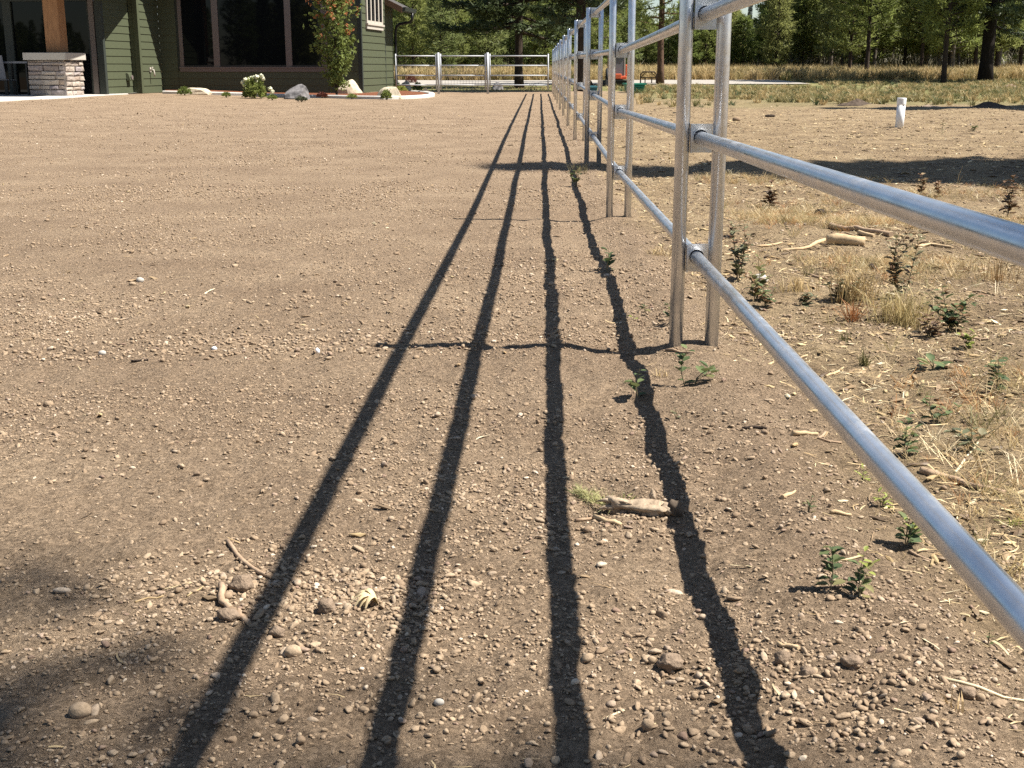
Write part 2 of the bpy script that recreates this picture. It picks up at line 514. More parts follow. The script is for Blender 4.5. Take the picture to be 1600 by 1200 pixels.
def strip(name, pts_a, pts_b, mat, lift, kind='structure'):
    V = []
    for a, b in zip(pts_a, pts_b):
        for k in range(5):
            x = a[0] + (b[0] - a[0]) * k / 4; y = a[1] + (b[1] - a[1]) * k / 4
            V.append((x, y, float(gz(x, y)) + lift))
    n = len(pts_a)
    Fc = [(i * 5 + k, i * 5 + k + 1, (i + 1) * 5 + k + 1, (i + 1) * 5 + k) for i in range(n - 1) for k in range(4)]
    o = link(name, pymesh(name, V, Fc, True), mat); return tag(o, kind=kind)

# gravel road crossing behind the gate
_rx = np.linspace(-60, 13.2, 60)
strip('gravel_road', [(x, 61.5 + .10 * max(0, x) + .3 * math.sin(x * .4)) for x in _rx], [(x, 70.5 + .12 * max(0, x) + .3 * math.sin(x * .5)) for x in _rx], M['road'], .035)

# ------------------------------------------------------------------ pipe fence
SP = 4.24
POST_R, RAIL_R, RAILS, POST_H = .0237, .0222, (.325, .725, 1.12, 1.515), 1.56
XL, XR = .477, .600
XM = (XL + XR) / 2
def fence():
    root = empty('pipe_fence', (XM, 0, 0), 0, 'long galvanised steel pipe fence with four rails and twin posts running away into the distance', 'fence')
    m = MB(); m.tube([(0, 0, -.25), (0, 0, POST_H - .006), (0, 0, POST_H)], [POST_R, POST_R, POST_R - .003], 28)
    post_me = m.mesh('post')
    gap = XR - XL - 2 * POST_R
    m = MB(); hw = gap / 2 - .001
    m.box(-hw, hw, -.003, .003, -.047, .047)
    m.box(-hw, -hw + .005, -.026, -.0031, -.047, .047)
    br_me = m.mesh('bracket')
    m = MB(); m.tube([(0, -.0042, .003), (0, -.0032, .003)], [.0250, .0250], 20)  # flat near-black disc, paints in the shade of the gap round the rail
    hole_me = m.mesh('rail_hole_shade')
    N = 11
    for k in range(-1, N + 1):
        y = SP * k; zo = float(zprof(y))
        for x in (XL, XR):
            link('post', post_me, M['galv'], root, (x - XM, y, zo))
        for h in RAILS:
            b = link('bracket', br_me, M['galv'], root, (0, y, zo + h))
            link('rail_hole_shade', hole_me, M['hole'], b)
    for k in range(-1, N):
        y0, y1 = SP * k, SP * (k + 1)
        z0, z1 = float(zprof(y0)), float(zprof(y1))
        for h in RAILS:
            L = y1 - y0
            sag = random.uniform(-.004, .002)
            pts = [(0, y0 - .012, z0 + h), (0, y0 + .02, z0 + h), (0, y0 + L * .25, z0 + (z1 - z0) * .25 + h + sag), (0, y0 + L * .5, (z0 + z1) / 2 + h + sag * 1.3),
                   (0, y0 + L * .75, z0 + (z1 - z0) * .75 + h + sag), (0, y1 - .016, z1 + h)]
            m = MB(); m.tube(pts, RAIL_R, 28)
            m.build('rail', M['galv'], root)
fence()

# ------------------------------------------------------------------ gates closing the far end
GY = 46.75
def gz1(x, y): return float(gz(x, y))
def gate(name, px0, px1, label, cat, mesh_wire, ends=(True, True)):
    x0, x1 = at_d(px0, GY), at_d(px1, GY)
    g = empty(name, ((x0 + x1) / 2, GY, gz1(0, GY)), 0, label, cat, 'steel gates and panel at the far end')
    w = (x1 - x0) / 2; top = 1.39
    post = MB(); post.tube([(0, 0, .12), (0, 0, top)], .024, 12); pm = post.mesh('upright')
    for e, xx in ((ends[0], -w + .035), (ends[1], w - .035)):
        if e: link('upright', pm, M['galv_far'], g, (xx, 0, .02))
    for py in (87.5, 102.5, 118, 133):
        z = z_at(py, GY) - gz1(0, GY)
        MB().tube([(-w + .06, 0, z), (w - .06, 0, z)], .023, 12).build('rail', M['galv_far'], g)
    if mesh_wire:
        m = MB()
        for i in range(int(2 * w / .11)):
            xx = -w + .08 + i * .11
            m.tube([(xx, .03, .15), (xx, .03, 1.02)], .005, 3, False)
        for i in range(9):
            m.tube([(-w + .06, .03, .15 + i * .109), (w - .06, .03, .15 + i * .109)], .005, 3, False)
        tag(m.build('wire_mesh', M['wire'], g), kind='stuff')
    return g
gate('fence_panel', 617, 683, 'short galvanised pipe panel between the green house and the narrow gate', 'fence panel', False)
gate('metal_gate', 687, 760, 'narrow galvanised pipe gate with wire mesh on its lower half', 'gate', True)
gate('metal_gate', 764, 858, 'wider galvanised pipe gate beside the fence end in front of the dark fir trunk', 'gate', False)
for px, lab in ((685, 'steel gate post between the pipe panel and the meshed gate'), (762, 'steel gate post between the meshed gate and the wide gate')):
    x = at_d(px, GY)
    o = MB().tube([(0, 0, -.1), (0, 0, 1.46)], .042, 14).build('gate_post', M['galv_far'], None, (x, GY - .02, gz1(x, GY)))
    tag(o, lab, 'gate post', 'gate posts at the far end')

# ------------------------------------------------------------------ house
HR = R(6.0)
HZ = .14
HP = np.array([at_d(565, 43.0), 43.0])
HX = np.array([math.cos(HR), -math.sin(HR)]); HV = np.array([math.sin(HR), math.cos(HR)])
def loc_of(p): d = np.array(p[:2]) - HP; return float(d @ HX), float(d @ HV)
def hx(px, ly):
    d = ray(px, 105)[:2]; t = (ly + HP @ HV) / (d @ HV); return float((t * d - HP) @ HX)
def hy(px, lx):
    d = ray(px, 105)[:2]; t = (lx + HP @ HX) / (d @ HX); return float((t * d - HP) @ HV)
def hw(lx, ly): p = HP + HX * lx + HV * ly; return p
def hz(py, lx, ly): return z_at(py, float(hw(lx, ly)[1])) - HZ

house = empty('house', (HP[0], HP[1], HZ), -HR, 'dark green lap-sided house with large black windows and a stone pier porch', 'house')
EXP = .236
TOP = 3.5
def boards_front(x0, x1, y, z0, z1):
    """camera facing lap siding on the plane local y"""
    L = x1 - x0
    me = MB().hexa([(0, -.030, 0), (L, -.030, 0), (L, 0, 0), (0, 0, 0), (0, -.010, EXP + .006), (L, -.010, EXP + .006), (L, 0, EXP + .006), (0, 0, EXP + .006)]).mesh('siding_board')
    z = z0
    while z < z1 - .05:
        link('siding_board', me, M['siding'], house, (x0, y, z)); z += EXP
def boards_side(y0, y1, x, z0, z1):
    L = y1 - y0
    me = MB().hexa([(0, 0, 0), (.030, 0, 0), (.030, L, 0), (0, L, 0), (0, 0, EXP + .006), (.010, 0, EXP + .006), (.010, L, EXP + .006), (0, L, EXP + .006)]).mesh('siding_board')
    z = z0
    while z < z1 - .05:
        link('siding_board', me, M['siding'], house, (x, y0, z)); z += EXP

xa = hx(252, 0.0)                   # inside corner
W2Y = -1.75; x1w = xa - .30; W1Y = -4.3
Y1 = hy(602, 0.0); Y2 = hy(615, -.06)
ZB = -.02
# wall cores
wc = MB()
wc.box(xa, -.004, .004, .2, ZB, TOP)              # behind wall A
wc.box(-.2, -.004, .201, Y1, ZB, TOP)             # side
wc.box(-.26, -.066, Y1 + .002, Y2, ZB, 3.4)
wc.box(xa - .2, xa - .004, W2Y + .01, 0, ZB, TOP)
wc.box(x1w - .2, x1w - .004, W1Y + .01, W2Y + .2, ZB, TOP)
wc.box(x1w, xa - .21, W2Y + .01, W2Y + .2, ZB, TOP)
wc.box(-26, x1w - .21, W1Y + .12, W1Y + .2, ZB, TOP)
wc.build('wall', M['trim_dark'], house)

wsill = hz(104.5, -4, 0)
wx0, wx1 = hx(283, 0), hx(513, 0)
boards_front(xa + .01, wx0 - .10, 0, ZB, TOP)
boards_front(wx1 + .01, -.10, 0, ZB, TOP)
boards_front(wx0 - .09, wx1, 0, ZB, wsill - .12)
boards_side(.10, Y1 - .03, 0, ZB, TOP)
boards_side(Y1 + .06, Y2 - .06, -.06, ZB, 3.4)
boards_side(W2Y + .15, -.035, xa, ZB, TOP)
boards_side(W1Y + .16, W2Y - .035, x1w, ZB, TOP)
boards_front(x1w + .035, xa - .14, W2Y, ZB, TOP)
# corner boards
def cboard(x, y, w=.13, nm='corner_board', mat='siding', top=TOP):
    m = MB(); m.box(x - w, x + .034, y - .034, y, ZB, top); m.box(x, x + .034, y + .0005, y + w, ZB, top)
    m.build(nm, M[mat], house)
cboard(0, 0, .095, mat='trim_dark'); cboard(xa, W2Y); cboard(x1w, W1Y, mat='trim')
MB().box(-.03, .026, Y1 - .026, Y1 + .05, ZB, TOP).build('corner_board', M['trim_dark'], house)
# big front window: frame with three panes
wm = [hx(p, 0) for p in (283, 288.5, 335.5, 345, 448, 457.5, 504, 513)]
fr = MB()
for a, b in ((0, 1), (2, 3), (4, 5), (6, 7)):
    fr.box(wm[a], wm[b], -.045, -.003, wsill + .002, TOP)
win = fr.build('window', M['trim'], house)
for a, b in ((1, 2), (3, 4), (5, 6)):
    MB().box(wm[a] + .002, wm[b] - .002, -.012, -.004, wsill + .05, TOP).build('pane', M['glass'], win)
    MB().box(wm[a] + .001, wm[b] - .001, -.022, -.013, wsill + .004, wsill + .06).build('bottom_rail', M['black'], win)
sl = MB(); sl.box(wm[0] - .05, wm[7] + .05, -.075, -.002, wsill - .045, wsill); sl.box(wm[0] - .02, wm[7] + .02, -.05, -.002, wsill - .16, wsill - .046)
sl.build('sill', M['trim'], win)
# small side window with four lights
sy0, sy1 = hy(573, 0), hy(596.5, 0)
sz0, sz1 = hz(37, 0, 1.6), TOP - .02
fr = MB(); w = sy1 - sy0; bw = .13
for i in range(5):
    c = sy0 + w * i / 4
    fr.box(.012, .075, c - bw / 2, c + bw / 2, sz0, sz1)
for i in range(4):
    fr.box(.013, .070, sy0 + w * i / 4 + bw / 2, sy0 + w * (i + 1) / 4 - bw / 2, sz0, sz0 + .09)
sw = fr.build('window', M['frame_white'], house)
for i in range(4):
    MB().box(.031, .045, sy0 + w * i / 4 + bw / 2, sy0 + w * (i + 1) / 4 - bw / 2, sz0 + .091, sz1).build('pane', M['glass'], sw)
sl = MB(); sl.box(.012, .12, sy0 - .12, sy1 + .12, sz0 - .06, sz0 - .002); sl.box(.012, .08, sy0 - .08, sy1 + .08, sz0 - .19, sz0 - .061)
sl.build('sill', M['frame_white'], sw)
# porch glass doors
dz1 = hz(3, -14, W1Y)
d = [hx(p, W1Y) for p in (-120, 13.5, 26, 155, 165)]
fr = MB()
fr.box(d[1], d[2], W1Y - .06, W1Y + .1, ZB, dz1); fr.box(d[3], d[4], W1Y - .05, W1Y + .1, ZB, dz1)
fr.box(-26, x1w - .14, W1Y - .07, W1Y + .1, dz1 + .002, TOP)
door = fr.build('glass_door', M['trim_dark'], house)
for a, b in ((0, 1), (2, 3)):
    MB().box(d[a] + .002, d[b] - .002, W1Y + .02, W1Y + .03, ZB, dz1).build('pane', M['glass'], door)
# dryer vent hood on the side of the porch and hose tap on the corner wall
vy = hy(197.5, x1w); vz = hz(120, x1w, vy)
m = MB(); m.hexa([(.03, vy - .14, vz - .13), (.17, vy - .12, vz - .11), (.17, vy + .12, vz - .11), (.03, vy + .14, vz - .13), (.03, vy - .14, vz + .13), (.10, vy - .12, vz + .11), (.10, vy + .12, vz + .11), (.03, vy + .14, vz + .13)])
vent = m.build('vent_hood', M['siding'], house, (x1w, 0, 0), .012)
MB().tube([(.165, vy, vz - .02), (.185, vy, vz - .02)], .07, 14).build('vent_flap', M['trim'], vent, None)
ty_ = hy(233, xa); tz_ = hz(109, xa, ty_)
m = MB(); m.box(xa + .034, xa + .05, ty_ - .06, ty_ + .06, tz_ - .08, tz_ + .08)
tap = m.build('tap_plate', M['frame_white'], house)
m = MB(); m.tube([(xa + .05, ty_, tz_), (xa + .15, ty_, tz_), (xa + .17, ty_, tz_ - .1), (xa + .17, ty_, tz_ - .22)], .024, 10)
m.tube([(xa + .11, ty_, tz_), (xa + .11, ty_, tz_ + .07)], .012, 8); m.tube([(xa + .11, ty_ - .05, tz_ + .075), (xa + .11, ty_ + .05, tz_ + .075)], .016, 8)
m.build('hose_tap', M['frame_white'], tap)
# unseen roof and soffit slab, outline shaped to throw shade on the walls
roof_shade_outline = [(.15, Y1), (.15, -.06), (xa + 2.0, -.06), (xa + .45, -1.25), (xa + .35, W2Y), (xa + 1.25, W1Y), (xa + 1.6, -7.6), (-26, -7.6), (-26, Y1)]
n = len(roof_shade_outline)
V = [(x, y, TOP + .003) for x, y in roof_shade_outline] + [(x, y, TOP + .22) for x, y in roof_shade_outline]
me = pymesh('roof', V, [tuple(range(n))[::-1], tuple(range(n, 2 * n))] + [(i, (i + 1) % n, n + (i + 1) % n, n + i) for i in range(n)])
link('roof', me, M['soffit'], house)
V = [(-26, -7.6, TOP + .225), (.2, -7.6, TOP + .225), (.2, Y1 + .2, TOP + .225), (-26, Y1 + .2, TOP + .225), (-24, -1.5, 5.6), (.2, -1.5, 5.6)]
# rear wing: eave overhang running down to the right
ex = .66; ez = hz(21, .6, Y1 + .4)
def sloped(x0, x1, y0, y1, zr, sl, th):
    return [(x0, y0, zr + (x1 - x0) * sl), (x1, y0, zr), (x1, y1, zr), (x0, y1, zr + (x1 - x0) * sl),
            (x0, y0, zr + (x1 - x0) * sl + th), (x1, y0, zr + th), (x1, y1, zr + th), (x0, y1, zr + (x1 - x0) * sl + th)]
MB().hexa(sloped(-3, ex, Y1 + .05, Y2 + .35, ez + .10, .48, .10)).build('rear_roof', M['shingle'], house)
MB().hexa(sloped(-3, ex - .002, Y1 + .005, Y1 + .047, ez, .48, .22)).build('rake_board', M['brown_fascia'], house)
MB().hexa(sloped(-.05, ex - .03, Y1 + .06, Y2 + .35, ez + .05, .48, .04)).build('rear_soffit', M['brown_fascia'], house)
g = MB(); g.hexa([(ex, Y1 + .03, ez + .04), (ex + .10, Y1 + .03, ez + .07), (ex + .10, Y2 + .35, ez + .07), (ex, Y2 + .35, ez + .04), (ex, Y1 + .03, ez + .20), (ex + .14, Y1 + .03, ez + .21), (ex + .14, Y2 + .35, ez + .21), (ex, Y2 + .35, ez + .20)])
gut = g.build('gutter', M['trim_dark'], house)
ds = MB(); ds.tube([(ex + .06, Y2 - .15, ez + .06), (ex + .06, Y2 - .15, ez - .15), (ex - .02, Y2 - .15, ez - .26), (.24, Y2 - .15, ez - .33), (.12, Y2 - .15, ez - .42), (.07, Y2 - .15, ez - .62), (.07, Y2 - .15, .25), (.16, Y2 - .15, .1)], .05, 10)
ds.build('downspout', M['black'], gut)

# stone pier with timber post
pc = at(105, 150, .13); plx, ply = loc_of(pc); PW = 1.14; PH = 1.235
pz0 = .13 - HZ
m = MB(); m.box(plx - PW + .05, plx - .05, ply + .05, ply + PW - .05, pz0, pz0 + PH - .21)
pier = m.build('stone_pier', M['veneer'], house)
def veneer(face):
    z = pz0
    while z < pz0 + PH - .24:
        h = random.uniform(.085, .19); h = min(h, pz0 + PH - .215 - z)
        u = 0.0
        while u < PW - .02:
            wdt = random.uniform(.16, .52); wdt = min(wdt, PW - u)
            if PW - u - wdt < .1: wdt = PW - u
            dd = random.uniform(-.01, .04); g_ = .007
            j = lambda s_: random.uniform(-s_, s_)
            u0, u1, z0, z1 = u + g_, u + wdt - g_, z + g_, z + h - g_
            a = [(u0, .06, z0), (u1, .06, z0), (u1, .06, z1), (u0, .06, z1)]
            b = [(u0 + j(.012), -dd + j(.012), z0 + abs(j(.02))), (u1 + j(.012), -dd + j(.012), z0 + abs(j(.02))), (u1 + j(.012), -dd + j(.012), z1 - abs(j(.02))), (u0 + j(.012), -dd + j(.012), z1 - abs(j(.02)))]
            cpt = ((u0 + u1) / 2 + j(.04), -dd - .018 + j(.01), (z0 + z1) / 2 + j(.02))
            P = []
            for (uu, dp, zz) in a + b + [cpt]:
                P.append((plx - PW + uu, ply + dp, zz) if face == 'front' else (plx - dp, ply + uu, zz))
            Fc = [(0, 1, 5, 4), (1, 2, 6, 5), (2, 3, 7, 6), (3, 0, 4, 7), (4, 5, 8), (5, 6, 8), (6, 7, 8), (7, 4, 8)]
            link('stone', pymesh('stone', P, Fc), M['veneer'], pier)
            u += wdt
        z += h
veneer('front'); veneer('right')
MB().box(plx - PW - .09, plx + .09, ply - .09, ply + PW + .09, pz0 + PH - .205, pz0 + PH).build('cap_stone', M['cap'], pier, None, .012)
PB = .46; ox, oy = plx - .22, ply + .30
MB().box(ox - PB, ox, oy, oy + PB, pz0 + PH + .012, TOP).build('timber_post', M['timber'], pier, None, .012)
MB().box(ox - PB - .02, ox + .02, oy - .02, oy + PB + .02, pz0 + PH + .001, pz0 + PH + .011).build('post_base', M['black'], pier)

# porch slab (structure), planting bed and its kerb
sl_front = [at(-260, 172, .13), at(-60, 161.5, .13), at(0, 157, .13), at(75, 153.6, .13), at(150, 149, .13), at(205, 145.5, .13), at(256, 142.5, .13)]
back = [np.array([*hw(x, W1Y + .1), .13]) for x in (-22, -16, d[1], d[2], d[3], x1w)] + [np.array([*hw(xa, .0), .13])]
V = []; 
for a, b in zip(sl_front, back):
    V += [(a[0], a[1], float(gz(a[0], a[1])) - .05), (a[0], a[1], a[2] + .005), (b[0], b[1], a[2] + .005)]
Fc = []
for i in range(len(sl_front) - 1):
    for k in range(2): Fc.append((i * 3 + k, (i + 1) * 3 + k, (i + 1) * 3 + k + 1, i * 3 + k + 1))
tag(link('porch_slab', pymesh('porch_slab', V, Fc), M['concrete']), kind='structure')

kpx = [(256, 146.5), (330, 148.2), (420, 150.6), (510, 153.2), (560, 154.5), (600, 155.2), (640, 154.6), (664, 153), (675, 150.8), (674, 148.6), (664, 146.8), (645, 145.6)]
kp = [at(px, py) for px, py in kpx]
wallp = [hw(hx(p, 0) if p < 565 else 0, 0 if p < 565 else (p - 565) * .02) for p in (256, 330, 420, 505, 545, 570)] + [hw(-.02, v) for v in (1.2, 2.4, 3.6, 4.6, 5.2)] + [hw(-.02, Y2)]
V = []; NB = 7
for a, b in zip(kp, wallp):
    for k in range(NB):
        t_ = k / (NB - 1); x = a[0] + (b[0] - a[0]) * t_; y = a[1] + (b[1] - a[1]) * t_
        V.append((x, y, float(gz(x, y)) + .045 + .06 * t_ + .015 * float(vnoise(x * 3, y * 3, 31))))
Fc = [(i * NB + k, i * NB + k + 1, (i + 1) * NB + k + 1, (i + 1) * NB + k) for i in range(len(kp) - 1) for k in range(NB - 1)]
tag(link('mulch_bed', pymesh('mulch_bed', V, Fc, True), M['mulch']), kind='structure')
def bed_z(x, y): return float(gz(x, y)) + .06
m = MB(); pts = []
for i in range(len(kp) - 1):
    for k in range(4):
        pts.append(kp[i] * (1 - k / 4) + kp[i + 1] * (k / 4))
pts.append(kp[-1])
sm = [pts[0]] + [(pts[i - 1] + pts[i] * 2 + pts[i + 1]) / 4 for i in range(1, len(pts) - 1)] + [pts[-1]]
V = []
for i, p in enumerate(sm):
    t_ = sm[min(i + 1, len(sm) - 1)] - sm[max(i - 1, 0)]; nn = np.array([-t_[1], t_[0]]); nn /= np.linalg.norm(nn)
    z = float(gz(p[0], p[1]))
    for s_, zz in ((-.10, -.05), (-.10, .075), (-.07, .10), (.07, .10), (.10, .075), (.10, -.05)):
        V.append((p[0] + nn[0] * s_, p[1] + nn[1] * s_, z + zz))
Fc = [(i * 6 + k, (i + 1) * 6 + k, (i + 1) * 6 + k + 1, i * 6 + k + 1) for i in range(len(sm) - 1) for k in range(5)]
tag(link('garden_kerb', pymesh('garden_kerb', V, Fc), M['concrete']), kind='structure')

# ------------------------------------------------------------------ conifers
def blades(C, D, n, ln, wd, spread, up, rg, flat=1.0):
    """n needle-spray triangles round every tuft centre C with main direction D"""
    C = np.repeat(C, n, 0); D = np.repeat(D, n, 0)
    r = rg.normal(size=C.shape) * spread
    d = D + r; d[:, 2] = d[:, 2] * flat + up
    d /= np.linalg.norm(d, axis=1, keepdims=True) + 1e-9
    L = ln * rg.uniform(.55, 1.25, (len(C), 1))
    s = np.cross(d, rg.normal(size=C.shape)); s /= np.linalg.norm(s, axis=1, keepdims=True) + 1e-9
    b = C + rg.normal(size=C.shape) * ln * .18
    V = np.stack([b - s * wd, b + s * wd, b + d * L], 1).reshape(-1, 3)
    return V

def conifer(seed, H, r0, cb, RAD, nb, step, nbl, ln, wd, droop=0.0, prof='pine', spread=.75, flat=1.0, lat=3, up=.12):
    rg = np.random.default_rng(seed)
    zs = np.linspace(-.4, H, 14)
    wx = np.cumsum(rg.normal(size=14)) * .012 * H / 10; wy = np.cumsum(rg.normal(size=14)) * .012 * H / 10
    wx -= wx[0]; wy -= wy[0]
    rad = [max(r0 * (1 - max(z, 0) / H) ** .75 * (1.35 if z < .05 else 1), .012) for z in zs]
    m = MB(); m.tube(list(zip(wx, wy, zs)), rad, 9)
    trunk = m.mesh('trunk')
    br = MB(); Cs = []; Ds = []
    for i in range(nb):
        t = ((i + rg.uniform(0, 1)) / nb) ** .92
        z = cb * H + (H * .985 - cb * H) * t
        az = i * 2.39996 + rg.normal() * .35
        if prof == 'pine': pr = min(1, .62 + 1.6 * t) * (1 - t) ** .7 + .06
        elif prof == 'slender': pr = (1 - t) ** 1.45 + .025
        elif prof == 'spire': pr = (1 - t) ** .85 + .05
        else: pr = min(1, .5 + 2.5 * t) * (1 - t ** 2.2) ** .8 + .05
        L = RAD * pr * rg.uniform(.6, 1.12)
        e0 = (.45 * t + .12 - droop) + rg.normal() * .10
        bx, by = np.interp(z, zs, wx), np.interp(z, zs, wy)
        ca, sa = math.cos(az), math.sin(az)
        S = np.linspace(0, 1, 5)
        crv = rg.uniform(-.02, .22) if droop < .2 else rg.uniform(.0, .2)
        P = np.stack([bx + ca * L * S, by + sa * L * S, z + L * (S * e0 + crv * S ** 2)], 1)
        br.tube(P, [.012 + .022 * L * (1 - s) for s in S], 4, False)
        n = max(2, int(L / step))
        for k in range(n):
            s = .22 + .78 * (k + rg.uniform(0, 1)) / n
            c = np.array([bx + ca * L * s, by + sa * L * s, z + L * (s * e0 + crv * s * s)])
            d0 = np.array([ca, sa, e0 + 2 * crv * s])
            Cs.append(c); Ds.append(d0)
            for _ in range(lat):
                w = L * .42 * (1.08 - s) * rg.uniform(.3, 1) + step * .5
                sg = 1 if rg.uniform() < .5 else -1
                fw = rg.uniform(.2, .9)
                Cs.append(c + np.array([-sa * sg, ca * sg, 0]) * w + d0 * w * fw + np.array([0, 0, rg.normal() * .25 * step]))
                Ds.append(np.array([-sa * sg * .8, ca * sg * .8, 0]) + d0 * .6)
    V = blades(np.array(Cs), np.array(Ds), nbl, ln, wd, spread, up, rg, flat)
    crown = npmesh('crown', V, np.arange(len(V)).reshape(-1, 3), 3)
    return trunk, br.mesh('branches'), crown

PROTO = {}
for i in range(4):
    PROTO['young%d' % i] = conifer(100 + i, (7.5, 9, 6, 8)[i], .10, (.03, .06, .02, .10)[i], (1.7, 1.9, 1.5, 1.6)[i], (85, 95, 72, 80)[i], .32, 6, .38, .036, -.12, 'pine')
for i in range(3):
    PROTO['tall%d' % i] = conifer(200 + i, (13, 14, 12)[i], .14, (.16, .20, .13)[i], (2.1, 1.9, 2.2)[i], 92, .38, 7, .42, .042, .0, 'pine')
for i in range(2):
    PROTO['spire%d' % i] = conifer(300 + i, (11, 9)[i], .13, .02, (1.7, 1.5)[i], 130, .30, 7, .30, .035, .18, 'spire')
PROTO['fir'] = conifer(400, 15, .19, .155, 3.0, 120, .26, 9, .34, .045, .30, 'spire', .6, .5, 3, .0)
PROTO['gnarled'] = conifer(410, 16, .24, .17, 2.9, 150, .32, 9, .36, .04, .05, 'pine')
PROTO['redpine'] = conifer(420, 14, .17, .17, 2.3, 75, .38, 8, .36, .03, .12, 'pine', .8)
PROTO['oldpine'] = conifer(430, 18, .36, .155, 4.8, 130, .34, 9, .38, .045, .12, 'round', .7)
PROTO['shade'] = conifer(440, 18, .22, .10, 3.9, 200, .30, 9, .34, .06, .15, 'slender', .7, .6, 4)
PROTO['edge'] = conifer(450, 15, .22, .72, 2.8, 36, .42, 7, .36, .05, .02, 'round', .7, 1.0, 2)
print('crown tris', {k: len(v[2].polygons) for k, v in PROTO.items()})

def tree(kind, x, y, s, rz, label, name='pine_tree', group=None, fol='pine', bark='bark', sx=1.0):
    tr, br, cr = PROTO[kind]
    e = empty(name, (x, y, gz1(x, y)), rz, label, 'tree', group)
    e.scale = (s * sx, s * sx, s)
    for nm, me, mt in (('trunk', tr, bark), ('branches', br, bark), ('crown', cr, fol)):
        o = link(nm, me, None, e)
        if not me.materials: me.materials.append(M[mt])
        o.material_slots[0].link = 'OBJECT'; o.material_slots[0].material = M[mt]
    return e

G_FOREST = 'young pines along the edge of the wood'
L_FOREST = 'green pine standing in the dense row at the edge of the wood'
row = []
# (px, distance, kind, height wanted)
row += [(622, 98, 'young1', 10), (633, 90, 'young0', 6.2), (645, 84, 'young3', 6.8), (656, 97, 'spire0', 11), (667, 86, 'young2', 6.0), (679, 93, 'tall0', 12),
        (689, 82, 'young1', 5.6), (701, 96, 'spire1', 9), (712, 88, 'young0', 5.8), (724, 95, 'young3', 4.4), (737, 90, 'young2', 3.6), (749, 97, 'young1', 5.0),
        (760, 86, 'young0', 6.0), (772, 92, 'young3', 6.2), (784, 99, 'tall1', 9.5), (797, 88, 'young2', 5.4), (826, 90, 'young1', 6.0), (839, 96, 'young0', 7.6),
        (852, 87, 'young3', 5.8), (866, 97, 'tall2', 9), (879, 90, 'young2', 6.2), (893, 98, 'young0', 8), (921, 92, 'young1', 7), (934, 98, 'young3', 8.2),
        (949, 94, 'young2', 5.8), (964, 99, 'young0', 6.2), (979, 95, 'young2', 4.0), (994, 98, 'young3', 3.7), (1009, 96, 'young1', 3.9), (1022, 100, 'young2', 3.5),
        (1044, 97, 'young0', 3.8), (1058, 101, 'young3', 4.4), (1071, 95, 'young1', 5.6), (1086, 100, 'young0', 5.9), (1101, 96, 'young2', 5.8), (1117, 102, 'young3', 6.2),
        (1133, 97, 'young1', 6.0), (1147, 100, 'young0', 4.5), (1160, 96, 'young2', 4.0), (1176, 101, 'young3', 3.9), (1193, 97, 'young2', 4.4), (1254, 97, 'young1', 7.2)]
rr = random.Random(5)
px = 1266
while px < 1640:
    row.append((px, rr.uniform(86, 104), rr.choice(['tall0', 'tall1', 'tall2', 'young1', 'tall0', 'young3']), rr.uniform(8.5, 14))); px += rr.uniform(13, 20)
ORD = ['first', 'second', 'third', 'fourth', 'fifth', 'sixth', 'seventh', 'eighth', 'ninth', 'tenth', 'eleventh', 'twelfth', 'thirteenth', 'fourteenth', 'fifteenth', 'sixteenth', 'seventeenth', 'eighteenth', 'nineteenth', 'twentieth']
ZONES = [(0, 686, 'in the row behind the short pipe panel'), (686, 762, 'in the row behind the narrow meshed gate'), (762, 862, 'in the row behind the wide gate'), (862, 945, 'in the row behind the far fence posts'),
         (945, 1032, 'in the row behind the digger and rack'), (1032, 1125, 'in the row right of the red pine'), (1125, 1262, 'at the low gap of sky'),
         (1262, 1340, 'right of the cone-shaped pine'), (1340, 1420, 'in the row above the white pipe'), (1420, 1530, 'left of the huge old trunk'), (1530, 9999, 'right of the huge old trunk')]
cnt = {}
LOOK = {'young0': 'bushy young pine', 'young1': 'tall young pine', 'young2': 'low bushy pine', 'young3': 'loose young pine', 'tall0': 'tall pine', 'tall1': 'slim tall pine', 'tall2': 'broad tall pine', 'spire0': 'dark narrow spruce', 'spire1': 'dark pointed spruce'}
for i, (px, d_, kd, hh) in enumerate(sorted(row)):
    H0 = {'young0': 7.5, 'young1': 9, 'young2': 6, 'young3': 8, 'tall0': 13, 'tall1': 14, 'tall2': 12, 'spire0': 11, 'spire1': 9}[kd]
    s = hh / H0
    zn = [z_ for a_, b_, z_ in ZONES if a_ <= px < b_][0]; cnt[zn] = cnt.get(zn, 0) + 1
    lab = '%s, %s from the left %s' % (LOOK[kd], ORD[cnt[zn] - 1], zn)
    tree(kd, at_d(px, d_), d_, s, rr.uniform(0, 6.28), lab, 'spruce_tree' if kd.startswith('spire') else 'pine_tree', G_FOREST, 'fir' if kd.startswith('spire') else 'pine',
         'bark_grey' if kd.startswith('tall') else 'bark', min(1.35, max(.85, .6 + .45 / s)))
